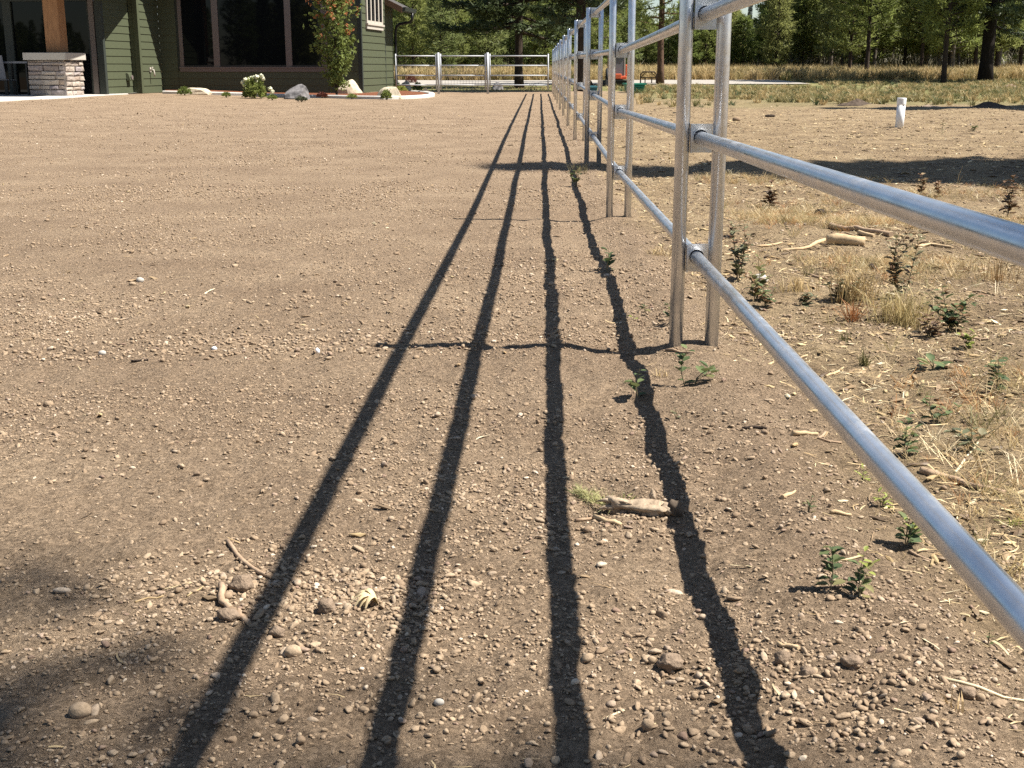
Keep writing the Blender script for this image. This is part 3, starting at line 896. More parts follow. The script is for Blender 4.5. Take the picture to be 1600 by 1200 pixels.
# trees one can tell apart
tree('young1', at_d(1212, 92), 92, .80, .4, 'bright green cone-shaped pine with a pointed top beside the gap of sky', 'pine_tree', None, 'pine', 'bark')
tree('spire0', at_d(1233, 100), 100, .66, 1.0, 'dark narrow spruce right behind the bright cone-shaped pine', 'spruce_tree', None, 'fir', 'bark')
tree('spire1', at_d(1168, 108), 108, .84, 2.0, 'thin dark spire-topped tree poking up into the sky gap above the low pines', 'spruce_tree', None, 'fir', 'bark', .28)
p = at(812, 137.5); tree('fir', p[0], p[1], 1.0, .8, 'tall dark fir with drooping branches behind the wide gate', 'fir_tree', None, 'fir', 'bark')
tree('gnarled', at_d(906, 50.5), 50.5, .92, 2.1, 'thick dark trunk of a conifer seen between the far fence posts', 'conifer_tree', None, 'fir', 'bark')
p = at(1032, 132.5); tree('redpine', p[0], p[1], 1.0, 1.2, 'reddish-trunked pine standing behind the fence beside the rack frame', 'pine_tree', None, 'pine', 'bark_red')
p = at(938, 129); tree('redpine', p[0], p[1], .8, 3.2, 'slim pale-trunked pine behind the fence left of the digger', 'pine_tree', None, 'pine', 'bark_grey', .7)
p = at(1539, 128); tree('oldpine', p[0], p[1], 1.0, .3, 'huge old conifer with a thick black trunk at the right edge of the field', 'conifer_tree', None, 'fir', 'bark_black')
for px, d_, hh, lab in ((1328, 77, 11, 'slim pine with a bare lower stem left of the leaning one in the grass'), (1354, 74, 12, 'slender leaning pine whose dark stem stands in the tall grass'),
                        (1440, 84, 12, 'pine with a short dark bare stem just left of the shaded grass'), (1476, 66, 13, 'straight thin pine stem standing closest left of the huge old conifer'),
                        (1487, 79, 12, 'thin pale pine stem just behind the straight one left of the huge conifer'), (1524, 85, 13, 'dark pine stem half hidden just left of the huge old trunk'),
                        (1556, 86, 12, 'dark pine stem just right of the huge old trunk'), (1594, 90, 13, 'dark bare pine stem at the right edge of the picture')):
    tree('tall%d' % (int(px) % 3), at_d(px, d_), d_, hh / 13.0, px * .37, lab, 'pine_tree', None, 'pine', 'bark' if px != 1487 else 'bark_grey')
# conifers standing right of the frame whose shadows cross the ground
sh = SUN_DIR.xy / math.tan(SUN_EL) / SUN_DIR.xy.length
def shadow_tree(kind, H, tip, label, s=1.0, rz=0.0):
    b = (tip[0] + sh.x * H * s, tip[1] + sh.y * H * s)
    tree(kind, b[0], b[1], s, rz, label, 'conifer_tree', None, 'fir', 'bark')
shadow_tree('shade', 18, (-.35, 12.95), 'tall dense spruce on the field casting the broad shadow across the fence')
shadow_tree('shade', 18, (7.0, 31.0), 'dense spruce farther down the field casting the shadow behind the white pipe', .95, 1.0)
shadow_tree('edge', 15, (-3.55, .10), 'high-crowned pine beside the camera casting the soft branch shadows', 1.0, .5)
shadow_tree('edge', 15, (-1.95, -.93), 'second high-crowned pine just behind the first beside the camera', 1.0, 2.6)

# ------------------------------------------------------------------ scatter of uncountable stuff with geometry nodes
def scatter(name, protos, P, rot, scl, idx, mat=None):
    pc = bpy.data.collections.new(name + '_pieces')
    for i, me in enumerate(protos):
        o = bpy.data.objects.new('%s_piece_%02d' % (name, i), me); pc.objects.link(o)
    n = len(P)
    me = bpy.data.meshes.new(name); me.vertices.add(n)
    me.vertices.foreach_set('co', np.ascontiguousarray(P, np.float32).ravel())
    a = me.attributes.new('rot', 'FLOAT_VECTOR', 'POINT'); a.data.foreach_set('vector', np.ascontiguousarray(rot, np.float32).ravel())
    a = me.attributes.new('scl', 'FLOAT_VECTOR', 'POINT'); a.data.foreach_set('vector', np.ascontiguousarray(scl, np.float32).ravel())
    a = me.attributes.new('idx', 'INT', 'POINT'); a.data.foreach_set('value', np.ascontiguousarray(idx, np.int32))
    me.update()
    o = link(name, me, mat)
    g = bpy.data.node_groups.new(name + '_scatter', 'GeometryNodeTree')
    g.interface.new_socket('Geometry', in_out='INPUT', socket_type='NodeSocketGeometry')
    g.interface.new_socket('Geometry', in_out='OUTPUT', socket_type='NodeSocketGeometry')
    gi = g.nodes.new('NodeGroupInput'); go = g.nodes.new('NodeGroupOutput')
    iop = g.nodes.new('GeometryNodeInstanceOnPoints'); ci = g.nodes.new('GeometryNodeCollectionInfo')
    ci.inputs['Collection'].default_value = pc; ci.inputs['Separate Children'].default_value = True; ci.inputs['Reset Children'].default_value = True
    iop.inputs['Pick Instance'].default_value = True
    def na(nm, ty):
        q = g.nodes.new('GeometryNodeInputNamedAttribute'); q.data_type = ty; q.inputs['Name'].default_value = nm
        return [s_ for s_ in q.outputs if s_.enabled and s_.name == 'Attribute'][0]
    g.links.new(gi.outputs[0], iop.inputs['Points']); g.links.new(ci.outputs[0], iop.inputs['Instance'])
    g.links.new(na('idx', 'INT'), iop.inputs['Instance Index']); g.links.new(na('rot', 'FLOAT_VECTOR'), iop.inputs['Rotation'])
    g.links.new(na('scl', 'FLOAT_VECTOR'), iop.inputs['Scale'])
    g.links.new(iop.outputs[0], go.inputs[0])
    md = o.modifiers.new('scatter', 'NODES'); md.node_group = g
    return tag(o, kind='stuff')

# wood behind the front row, and the one behind the camera that the windows mirror
def wood(name, spots):
    prot = []
    for kd in ('tall0', 'tall1', 'young1', 'young3', 'spire0'):
        me = PROTO[kd][2].copy(); me.materials.clear(); me.materials.append(M['fir' if kd == 'spire0' else 'pine']); prot.append(me)
    H0 = np.array([13, 14, 9, 8, 11.])
    P = np.array([(x, y, gz1(x, y)) for x, y, h in spots]); idx = rng.integers(0, 5, len(P))
    s = np.array([h for _, _, h in spots]) / H0[idx]
    rot = np.zeros((len(P), 3)); rot[:, 2] = rng.uniform(0, 6.28, len(P))
    scatter(name, prot, P, rot, np.stack([s * 1.1, s * 1.1, s], 1), idx)
sp_ = []
for _ in range(420):
    px = rr.uniform(560, 1720); d_ = rr.uniform(104, 150)
    low = (715 < px < 752) or (980 < px < 1064) or (1144 < px < 1200)
    mid = (1064 <= px < 1144)
    sp_.append((at_d(px, d_), d_, rr.uniform(2.4, 3.3) if low else rr.uniform(4.0, 5.2) if mid else rr.uniform(8, 15)))
for _ in range(160):
    d_ = rr.uniform(95, 160); sg = rr.choice([-1, 1])
    x = sg * rr.uniform(.42, 1.3) * d_
    sp_.append((x, d_, rr.uniform(8, 15)))
wood('far_wood', sp_)
sp_ = []
for _ in range(300):
    x = rr.uniform(-190, 120); sp_.append((x, rr.uniform(-150, -85), rr.uniform(5, 8.5) if x < -88 else rr.uniform(9, 15)))
wood('wood_across_the_road', sp_)

# ------------------------------------------------------------------ pebbles
def pebble_mesh(i):
    rg = np.random.default_rng(900 + i)
    bm = bmesh.new(); bmesh.ops.create_icosphere(bm, subdivisions=2, radius=.5)
    sx, sy, sz = rg.uniform(.8, 1.25), rg.uniform(.62, .95), rg.uniform(.45, .75)
    clod = i in (1, 4, 6, 8, 9, 11)
    cuts = [(Vector(rg.normal(size=3)).normalized(), rg.uniform(.25, .41)) for _ in range(8 if clod else 4)]
    for v in bm.verts:
        c = v.co
        for nn, dd in cuts:
            e = c.dot(nn) - dd
            if e > 0: c = c - nn * e * .85
        k = 1 + (.30 if clod else .10) * float(vnoise(c.x * 4 + i * 7, c.y * 4 + c.z * 5, 40 + i)) + (.16 * float(vnoise(c.x * 10 + i, c.y * 10 + c.z * 9, 60 + i)) if clod else 0)
        v.co = Vector((c.x * sx * k, c.y * sy * k, c.z * sz * k))
    me = bpy.data.meshes.new('pebble'); bm.to_mesh(me); bm.free()
    me.polygons.foreach_set('use_smooth', [True] * len(me.polygons)); me.materials.append(M['pebble'])
    return me
PEB = [pebble_mesh(i) for i in range(13)]

windrows = [(430, 532, .30, .16, 420), (390, 545, .40, .08, 200), (60, 555, .35, .05, 60), (175, 557, .3, .06, 70), (300, 552, .35, .07, 120), (480, 470, .25, .12, 120), (620, 545, .4, .1, 150), (545, 930, .16, .11, 480), (420, 900, .14, .09, 240), (660, 960, .10, .13, 180), (980, 835, .14, .05, 150),
            (700, 640, .25, .12, 120), (720, 780, .22, .1, 150), (1250, 1050, .20, .14, 380), (1130, 1130, .14, .12, 200), (1420, 1080, .15, .12, 160), (1330, 880, .12, .1, 80), (600, 1130, .3, .06, 220), (1180, 700, .25, .25, 260), (780, 530, .5, .1, 120), (300, 700, .5, .12, 160)]
def frustum_pts(n, y0, y1, pw=1.0):
    u = rng.uniform(0, 1, n)
    y = (y0 ** pw + u * (y1 ** pw - y0 ** pw)) ** (1 / pw)
    x = rng.uniform(-.56, .50, n) * y + rng.uniform(-.2, .2, n)
    return x, y
X, Y, S = [], [], []
def addp(x, y, s): X.append(x); Y.append(y); S.append(s)
def clumpy(x, y, k=1.0):
    d = .42 + .75 * vnoise(x * 1.5, y * 1.5, 61) + .45 * vnoise(x * 4.3, y * 4.3, 62) + .25 * vnoise(x * 11, y * 11, 63)
    keep = rng.uniform(0, 1, len(x)) < np.clip(d * k, .10, 1)
    return x[keep], y[keep]
for n, y0, y1, lo, hi, pw in ((115000, 1.25, 4.8, .0030, .0078, 1.4), (22000, 1.25, 5, .0075, .0135, 1.5), (1500, 1.25, 5, .0135, .024, 1.5),
                              (95000, 4.4, 10, .0055, .0125, 1.2), (14000, 4.4, 11, .0125, .022, 1.3), (700, 5, 12, .022, .036, 1.3),
                              (75000, 9.5, 22, .010, .021, 1.1), (7000, 10, 26, .021, .034, 1.2), (26000, 20, 42, .018, .034, 1.0), (900, 20, 42, .034, .055, 1.0)):
    x, y = clumpy(*frustum_pts(n, y0, y1, pw))
    s = lo + (hi - lo) * rng.uniform(0, 1, len(x)) ** 2.2
    addp(x, y, s)
for px, py, rx, ry, n in windrows:
    c = at(px, py); x = c[0] + rng.normal(0, rx, n); y = c[1] + rng.normal(0, ry, n)
    k = max(1, c[1] / 2.6)
    addp(x, y, rng.uniform(.0065, .0185, n) * (.6 + .4 * k) * rng.uniform(.6, 1.1, n))
X, Y, S = np.concatenate(X), np.concatenate(Y), np.concatenate(S)
ok = (Y > .4) & ~((Y > 33) & (X < -2.2 - 0 * Y) & (Y > 36)); X, Y, S = X[ok], Y[ok], S[ok]
fm_ = field_mask(X, Y); ok = rng.uniform(0, 1, len(X)) > .45 * fm_
X, Y, S = X[ok], Y[ok], S[ok]
Z = gz(X, Y) + S * rng.uniform(.02, .26, len(S))
rot = np.stack([rng.normal(0, .3, len(S)), rng.normal(0, .3, len(S)), rng.uniform(0, 6.28, len(S))], 1)
idx = rng.integers(0, len(PEB), len(S))
u, v, dep = to_px(X, Y, Z)
size_px = S * F_PX / dep
S3 = S[:, None] * np.stack([rng.uniform(.75, 1.35, len(S)), rng.uniform(.75, 1.2, len(S)), rng.uniform(.7, 1.2, len(S))], 1)
vis = (u > 4) & (u < 1596) & (v > 108) & (v < 1196)
order = np.argsort(-np.where(vis, size_px, 0))[:300]
L_PEB = 'rounded dusty tan pebble lying loose on the bare brown dirt'
for i in order:
    o = link('pebble', PEB[idx[i]], None, None, (X[i], Y[i], Z[i]))
    o.rotation_euler = [float(a) for a in rot[i]]; o.scale = [float(a) for a in S3[i]]
    tag(o, L_PEB, 'pebble', 'pebbles strewn over the dirt')
rest = np.ones(len(S), bool); rest[order] = False
print('pebbles', len(S), 'min named px', size_px[order[-1]])
scatter('gravel', PEB, np.stack([X, Y, Z], 1)[rest], rot[rest], S3[rest], idx[rest])

# ------------------------------------------------------------------ straw, litter, grass
def strip_mesh(name, rg, L, w, bend, mat, nseg=3):
    V = []; Fc = []
    for k in range(nseg + 1):
        t = k / nseg; x = (t - .5) * L; y = bend * math.sin(t * 3.1) * L; z = .0012 + rg.uniform(0, .05) * L
        ww = w * (1 - .6 * t)
        V += [(x, y - ww / 2, z), (x, y + ww / 2, z + rg.uniform(-.3, .3) * ww)]
    for k in range(nseg): Fc.append((2 * k, 2 * k + 2, 2 * k + 3, 2 * k + 1))
    me = pymesh(name, V, Fc); me.materials.append(M[mat]); return me
rg = np.random.default_rng(77)
STRAW = [strip_mesh('straw', rg, 1.0, rg.uniform(.035, .12), rg.uniform(-.18, .18), ('straw', 'straw', 'straw_dark', 'straw')[i % 4]) for i in range(10)]
def chip_mesh(rg, mat):
    bm = bmesh.new(); bmesh.ops.create_icosphere(bm, subdivisions=1, radius=.5)
    for v in bm.verts: v.co = Vector((v.co.x, v.co.y * rg.uniform(.25, .4), v.co.z * rg.uniform(.1, .25))) * rg.uniform(.8, 1.2)
    me = bpy.data.meshes.new('chip'); bm.to_mesh(me); bm.free(); me.materials.append(M[mat]); return me
STRAW += [chip_mesh(rg, 'straw'), chip_mesh(rg, 'straw_dark'), chip_mesh(rg, 'straw_dark')]
def litter(name, n, y0, y1, lo, hi, pw, dirt_keep=.03):
    x, y = frustum_pts(n, y0, y1, pw)
    f = field_mask(x, y); dn = .55 + .55 * vnoise(x * 1.9, y * 1.9, 71)
    keep = rng.uniform(0, 1, n) < np.maximum(f * np.clip(dn, .15, 1), dirt_keep)
    x, y = x[keep], y[keep]; s = lo + (hi - lo) * rng.uniform(0, 1, len(x)) ** 2
    rot = np.stack([rng.normal(0, .16, len(x)), rng.normal(0, .16, len(x)), rng.uniform(0, 6.28, len(x))], 1)
    return np.stack([x, y, gz(x, y) + .001 + .05 * s], 1), rot, s
PP = [litter('straw', *a) for a in ((36000, 1.3, 5, .010, .055, 1.3, .008), (70000, 4.5, 12, .014, .075, 1.2, .010), (50000, 11, 30, .03, .11, 1.1, .008))]
P = np.concatenate([a[0] for a in PP]); rot = np.concatenate([a[1] for a in PP]); s = np.concatenate([a[2] for a in PP])
scatter('straw_litter', STRAW, P, rot, np.repeat(s[:, None], 3, 1), rng.integers(0, len(STRAW), len(s)))

def tuft_mesh(seed, n, h, lean, wd, mat, base=.06):
    rg = np.random.default_rng(seed); V = []; Fc = []
    for _ in range(n):
        a = rg.uniform(0, 6.28); r = rg.uniform(0, base); ln = rg.normal(0, lean, 2); hh = h * rg.uniform(.45, 1.05)
        b = np.array([math.cos(a) * r, math.sin(a) * r, -.01]); c = rg.uniform(0, 6.28); sd = np.array([math.cos(c), math.sin(c), 0]) * wd * rg.uniform(.6, 1.2)
        m_ = b + np.array([ln[0] * .35 * hh, ln[1] * .35 * hh, hh * .6]); t = b + np.array([ln[0] * hh, ln[1] * hh, hh * (1 - .25 * abs(ln).sum())])
        k = len(V); V += [b - sd, b + sd, m_ + sd * .75, m_ - sd * .75, t]
        Fc += [(k, k + 1, k + 2, k + 3), (k + 3, k + 2, k + 4)]
    me = pymesh('tuft', V, Fc); me.materials.append(M[mat]); return me
GOLD = [tuft_mesh(500 + i, 26, 1, .38, .022, ('drygrass', 'drygrass', 'drygrass', 'greengrass')[i % 4], .25) for i in range(6)]
GREEN = [tuft_mesh(520 + i, 24, 1, .6, .035, ('greengrass', 'greengrass', 'drygrass', 'greengrass', 'drygrass', 'weed', 'greengrass')[i], .35) for i in range(7)]
def grass(name, prot, n, xf, y0, y1, h0, h1, dens=None):
    y = rng.uniform(y0, y1, n); x = xf(y, rng.uniform(0, 1, n))
    if dens is not None:
        k = rng.uniform(0, 1, n) < dens(x, y); x, y = x[k], y[k]
    s = rng.uniform(h0, h1, len(x)); rot = np.zeros((len(x), 3)); rot[:, 2] = rng.uniform(0, 6.28, len(x))
    scatter(name, prot, np.stack([x, y, gz(x, y)], 1), rot, np.stack([s * 1.2, s * 1.2, s], 1), rng.integers(0, len(prot), len(x)))
wide = lambda y, u: (-.36 + .9 * u) * y
grass('dry_grass', GOLD, 17000, wide, 71, 98, .45, .95, lambda x, y: .55 + .5 * vnoise(x * .25, y * .25, 81))
BRUSH = [tuft_mesh(560 + i, 9, 1, .35, .018, 'brush', .5) for i in range(5)]
grass('undergrowth', BRUSH, 1500, wide, 94, 106, .8, 2.6)
right = lambda y, u: y * .02 + (.42 * y) * u
grass('field_grass', GREEN, 11000, right, 28, 72, .10, .30, lambda x, y: (sstep(29, 40, y + 5 * vnoise(x * .22, y * .22, 21) + .5 * (x - 9)) * (.45 + .45 * vnoise(x * .5, y * .5, 82)) * sstep(1.2, 3, x - .02 * y) * (1 - ((y > 57.5) & (y < 74) & (x < 13.5)) * 1.0)))
grass('verge_grass', GOLD, 1500, lambda y, u: -14 + 15.5 * u, 51, 59, .05, .12, lambda x, y: .35 + .4 * vnoise(x * .4, y * .4, 83))
near_f = lambda y, u: .75 + .06 * y + (.40 * y) * u
FINE = [tuft_mesh(540 + i, 13, 1, 1.0, .012, ('drygrass', 'straw', 'redgrass', 'greengrass')[i % 4], .35) for i in range(6)]
grass('short_dry_grass', FINE, 15000, near_f, 2.0, 12, .02, .10, lambda x, y: np.clip(vnoise(x * 1.1, y * 1.1, 84) * 1.3 + .18, 0.03, 1) * (.22 + .78 * sstep(2.8, 5.5, y)))

# ------------------------------------------------------------------ garden along the house
def boulder(px, py, wpx, hpx, label, mat='boulder', seed=1, dep=.8, flat=False, lift=None):
    p = at(px, py, .08 if px > 480 else .16); k = ppm(p[1]); w, h = wpx / k, hpx / k
    rg = np.random.default_rng(seed)
    bm = bmesh.new(); bmesh.ops.create_icosphere(bm, subdivisions=3, radius=1)
    cuts = [(Vector((rg.normal(), rg.normal(), abs(rg.normal()) * .7)).normalized(), rg.uniform(.55, .82)) for _ in range(7)]
    for v in bm.verts:
        c = v.co.copy()
        for nn, dd in cuts:
            e = c.dot(nn) - dd
            if e > 0: c -= nn * e * .92
        c *= 1 + .05 * float(vnoise(c.x * 3 + seed, c.y * 3 + c.z * 4, seed))
        v.co = c
    zmax = max(v.co.z for v in bm.verts); xs = [v.co.x for v in bm.verts]
    for v in bm.verts: v.co = Vector((v.co.x * w / (max(xs) - min(xs)), v.co.y * w * dep / 2, v.co.z / zmax * h * 1.0))
    me = bpy.data.meshes.new('boulder'); bm.to_mesh(me); bm.free()
    me.polygons.foreach_set('use_smooth', [False] * len(me.polygons))
    o = link('boulder', me, M[mat], None, (p[0], p[1] + w * dep * .3, gz1(p[0], p[1]) + .03))
    return tag(o, label, 'boulder')
boulder(546, 147, 42, 26, 'pale rounded boulder with a sloping face beside the maple', seed=3)
boulder(611, 151, 44, 17, 'low cream boulder with a green mound growing before it', seed=5)
boulder(300, 144.5, 52, 9, 'long flat cream stone lying at the inner corner of the bed', seed=7, dep=.5)
boulder(462, 147, 40, 21, 'dark grey boulder with a white streaked top in the bed', 'boulder_grey', 9)
boulder(634, 140, 17, 13, 'small tan rock behind the yellow-green plants by the fence panel', seed=11)
boulder(667, 143.5, 16, 7, 'small low tan rock at the tip of the planting bed', seed=13)

def leaf_cloud(n, w, d, h, ls, seed, shape='dome', up=.3):
    rg = np.random.default_rng(seed); pts = []
    while len(pts) < n:
        q = rg.uniform(-1, 1, 3)
        if shape == 'dome':
            q[2] = abs(q[2])
            if (q ** 2).sum() > 1 or (q ** 2).sum() < .25: continue
        pts.append(q * np.array([w / 2, d / 2, h]))
    C = np.array(pts); D = C / np.array([w / 2, d / 2, h]); D[:, 2] += up
    V = blades(C, D, 3, ls, ls * .28, .6, .15, rg)
    return npmesh('foliage', V, np.arange(len(V)).reshape(-1, 3), 3)
def shrub(px, py, wpx, hpx, label, mat='shrub', n=260, ls=.05, seed=1, cat='shrub', name='shrub'):
    p = at(px, py, .08 if px > 480 else .16); k = ppm(p[1]); w, h = wpx / k, hpx / k
    e = empty(name, (p[0], p[1] + .1, gz1(p[0], p[1]) + .05), 0, label, cat)
    link('foliage', leaf_cloud(n, w, w * .8, h, ls, seed), M[mat], e)
    m = MB()
    for i in range(4):
        a = i * 1.6; m.tube([(0, 0, -.05), (math.cos(a) * w * .2, math.sin(a) * w * .2, h * .6)], [.012, .006], 4, False)
    m.build('stems', M['stem'], e)
    return e
shrub(287, 145.5, 22, 10, 'small dark green mound in front of the long flat stone', n=300, seed=21)
shrub(352, 146.5, 14, 5, 'tiny low green cushion plant left of the white-flowering shrub', n=140, seed=22)
shrub(424, 148, 16, 5, 'tiny low green cushion plant right of the white-flowering shrub', n=140, seed=23)
shrub(470, 150.5, 18, 5, 'low grey-green plant in front of the dark grey boulder', 'weed_grey', 160, seed=24)
shrub(502, 149.5, 17, 6, 'low reddish cushion plant left of the maple stem', 'shrub_red', 200, seed=25)
shrub(549, 151, 15, 5, 'low green cushion plant at the foot of the pale boulder', n=160, seed=26)
shrub(603, 152, 17, 12, 'bright mossy green mound in front of the low cream boulder', n=300, seed=27)
shrub(613, 140, 22, 14, 'leafy bright green perennial against the side wall end', 'weed_lime', 260, .09, 28, 'plant', 'perennial')
shrub(626, 143, 20, 10, 'yellow-green low plant behind the cream boulder', 'weed_lime', 200, .07, 29, 'plant', 'perennial')
shrub(642, 133, 18, 13, 'dark burgundy shrub in front of the pipe panel', 'shrub_red', 300, .06, 30)
shrub(652, 141, 14, 11, 'small green shrub beside the burgundy one', n=220, ls=.06, seed=31)
# white-flowering shrub
p = at(396, 146.5, .16); k = ppm(p[1])
hy_ = empty('hydrangea', (p[0], p[1] + .15, gz1(p[0], p[1]) + .05), 0, 'leafy shrub with creamy white flower heads below the big window', 'shrub')
link('foliage', leaf_cloud(420, 34 / k, .6, 30 / k, .10, 40), M['shrub'], hy_)
hm = MB()
for i in range(5): hm.tube([(0, 0, -.05), ((i - 2) * .1, 0, .4)], [.014, .008], 4, False)
hm.build('stems', M['stem'], hy_)
for fx, fz in ((-17, 22), (-13, 26), (-8, 26), (-3, 28), (2, 29), (6, 30), (12, 31), (14, 27), (-15, 18), (4, 24), (24, 12), (27, 8)):
    bq = bmesh.new(); bmesh.ops.create_icosphere(bq, subdivisions=2, radius=.5)
    for v in bq.verts: v.co = v.co * (1 + .35 * float(vnoise(v.co.x * 9 + fx, v.co.y * 9 + v.co.z * 8, 44))) * Vector((6.5, 6.0, 6.5))[0] / k
    bm_ = bpy.data.meshes.new('flower_head'); bq.to_mesh(bm_); bq.free()
    link('flower_head', bm_, M['blossom'], hy_, (fx / k, rr.uniform(-.12, .05), fz / k))
# Japanese maple
p = at(524, 149, .08); k = ppm(p[1])
mp = empty('maple_tree', (p[0], p[1] + .2, gz1(p[0], p[1]) + .05), 0, 'small maple with green leaves and orange-red shoot tips at the house corner', 'tree')
rg = np.random.default_rng(55)
m = MB(); m.tube([(.02, 0, -.1), (0, 0, .35), (.03, .02, .9), (.0, 0, 1.6), (.05, 0, 2.6), (.1, 0, 3.3)], [.035, .032, .028, .022, .014, .006], 8); m.build('trunk', M['bark'], mp)
Cg, Cr = [], []; m = MB()
for i in range(56):
    z = .30 + 3.1 * (i / 56) ** .9; a = i * 2.4 + rg.normal() * .3
    t = (z - .3) / 3.1
    L = (.28 + .62 * min(1, t * 2.0) * (1 if t < .6 else max(.25, 1 - (t - .6) * 1.5))) * rg.uniform(.6, 1.15)
    dx, dy = math.cos(a), math.sin(a) * .8
    e_ = (dx * L, dy * L, z + L * rg.uniform(.25, .8))
    m.tube([(0, 0, z), (dx * L * .5, dy * L * .5, z + L * .2), e_], [.012, .008, .004], 4, False)
    for j in range(30):
        s_ = rg.uniform(.25, 1.08); c = np.array([dx * L * s_, dy * L * s_, z + (e_[2] - z) * s_]) + rg.normal(0, .085, 3)
        tip = s_ > .72 and (z > 1.7 or (dx < -.4 and z > 1.2)) and rg.uniform() < .30 + .30 * (z > 2.3)
        (Cr if tip else Cg).append(c)
m.build('branches', M['bark'], mp)
for nm, C_, mt in (('green_leaves', Cg, 'maple'), ('orange_leaves', Cr, 'maple_red')):
    C_ = np.array(C_); V = blades(C_, rg.normal(size=C_.shape), 5, .095, .030, .6, -.15, rg)
    o = link(nm, npmesh(nm, V, np.arange(len(V)).reshape(-1, 3), 3), M[mt], mp)
    if mt == 'maple_red': tag(o, 'orange-red young leaves at the shoot tips')
# white pipe and post by the panel
p = at(614, 135, .1); tag(MB().tube([(0, 0, -.1), (0, 0, .72), (.0, 0, .73)], [.055, .055, .05], 12).build('white_stake', M['pvc'], None, (p[0], p[1], gz1(p[0], p[1]))), 'short white stake standing at the far end of the green side wall', 'stake')
p = at(771, 138); 
o = boulder(777, 139, 18, 11, 'dark rounded rock lying behind the wide gate', 'boulder_grey', 61)

# patio furniture on the porch
def furn_table():
    p = hw(hx(30, W1Y - 1.1), W1Y - 1.1); e = empty('patio_table', (p[0], p[1], .136), -HR, 'dark metal patio table half hidden behind the stone pier', 'table')
    MB().box(-.42, .42, -.3, .3, .93, .985).build('table_top', M['table'], e)
    lm = MB().box(-.025, .025, -.025, .025, 0, .929).mesh('leg')
    for sx in (-.36, .36):
        for sy in (-.24, .24): link('leg', lm, M['black'], e, (sx, sy, 0))
def furn_chair():
    p = hw(hx(4, W1Y - 1.3), W1Y - 1.3); e = empty('patio_chair', (p[0], p[1], .136), -HR, 'grey sling patio chair at the left edge of the picture', 'chair')
    MB().hexa([(-.4, -.25, .44), (.24, -.25, .44), (.24, .3, .42), (-.4, .3, .42), (-.4, -.25, .47), (.24, -.25, .47), (.24, .3, .45), (-.4, .3, .45)]).build('seat', M['chair'], e)
    MB().hexa([(-.4, -.30, .48), (.24, -.30, .48), (.24, -.27, .48), (-.4, -.27, .48), (-.38, -.36, 1.16), (.2, -.36, 1.16), (.2, -.33, 1.16), (-.38, -.33, 1.16)]).build('backrest', M['chair'], e)
    lm = MB().box(-.022, .022, -.022, .022, 0, .418).mesh('leg')
    for sx in (-.37, .21):
        for sy in (-.22, .27): link('leg', lm, M['black'], e, (sx, sy, 0))
furn_table(); furn_chair()

# ------------------------------------------------------------------ things parked beyond the fence
def digger():
    p = at(963, 134); d_ = p[1]; k = ppm(d_)
    e = empty('mini_excavator', (p[0], d_, gz1(p[0], d_)), R(4), 'small orange tracked digger with a glazed cab parked beyond the fence', 'excavator')
    u = 1 / k
    for sx in (-15, 12):
        m = MB(); m.hexa([((sx - 3.5) * u, -.55, .0), ((sx + 3.5) * u, -.55, .0), ((sx + 3.5) * u, .75, .0), ((sx - 3.5) * u, .75, .0), ((sx - 3.5) * u, -.65, .26), ((sx + 3.5) * u, -.65, .26), ((sx + 3.5) * u, .85, .26), ((sx - 3.5) * u, .85, .26)])
        m.build('track', M['rubber'], e, None, .05)
    MB().box(-11 * u, 8 * u, -.4, .6, .10, .30).build('undercarriage', M['rubber'], e)
    MB().hexa([(-14 * u, -.95, .03), (13 * u, -.95, .03), (13 * u, -.88, .03), (-14 * u, -.88, .03), (-14 * u, -.99, .27), (13 * u, -.99, .27), (13 * u, -.86, .27), (-14 * u, -.86, .27)]).build('blade', M['rubber'], e, None, .012)
    MB().box(-14 * u, 14 * u, -.35, .8, .302, .45).build('deck', M['orange'], e, None, .03)
    cab = MB(); x0, x1, y0, y1, z0, z1 = -12 * u, 12 * u, -.3, .55, .452, 46 * u
    for xx in (x0, x1 - 2.0 * u):
        for yy in (y0, y1 - 2 * u): cab.box(xx, xx + 2.0 * u, yy, yy + 2 * u, z0, z1 - .062)
    cab.box(x0 - .5 * u, x1 + .5 * u, y0 - .03, y1 + .03, z1 - .06, z1)
    c = cab.build('cab', M['frame_white'], e)
    MB().box(x0 + 2.1 * u, x1 - 2.1 * u, y0 + .01, y0 + .02, z0 + .01, z1 - .064).build('windscreen', M['chair'], c)
    MB().box(x1 - .4 * u, x1 + 5 * u, -.2, .8, z0 + .001, 31 * u).build('engine_cover', M['orange'], e, None, .04)
    MB().box(-8 * u, 5 * u, -.62, -.352, .31, .55).build('front_cover', M['orange'], e, None, .03)
    a = MB(); a.tube([(-17 * u, -.5, .35), (-18 * u, -.9, .75), (-19 * u, -1.3, .30)], .06, 8); a.build('arm', M['rubber'], e)
    MB().hexa([(-22 * u, -1.5, .02), (-16 * u, -1.5, .02), (-16 * u, -1.2, .02), (-22 * u, -1.2, .02), (-22 * u, -1.45, .3), (-16 * u, -1.45, .3), (-16 * u, -1.15, .3), (-22 * u, -1.15, .3)]).build('bucket', M['rubber'], e)
digger()
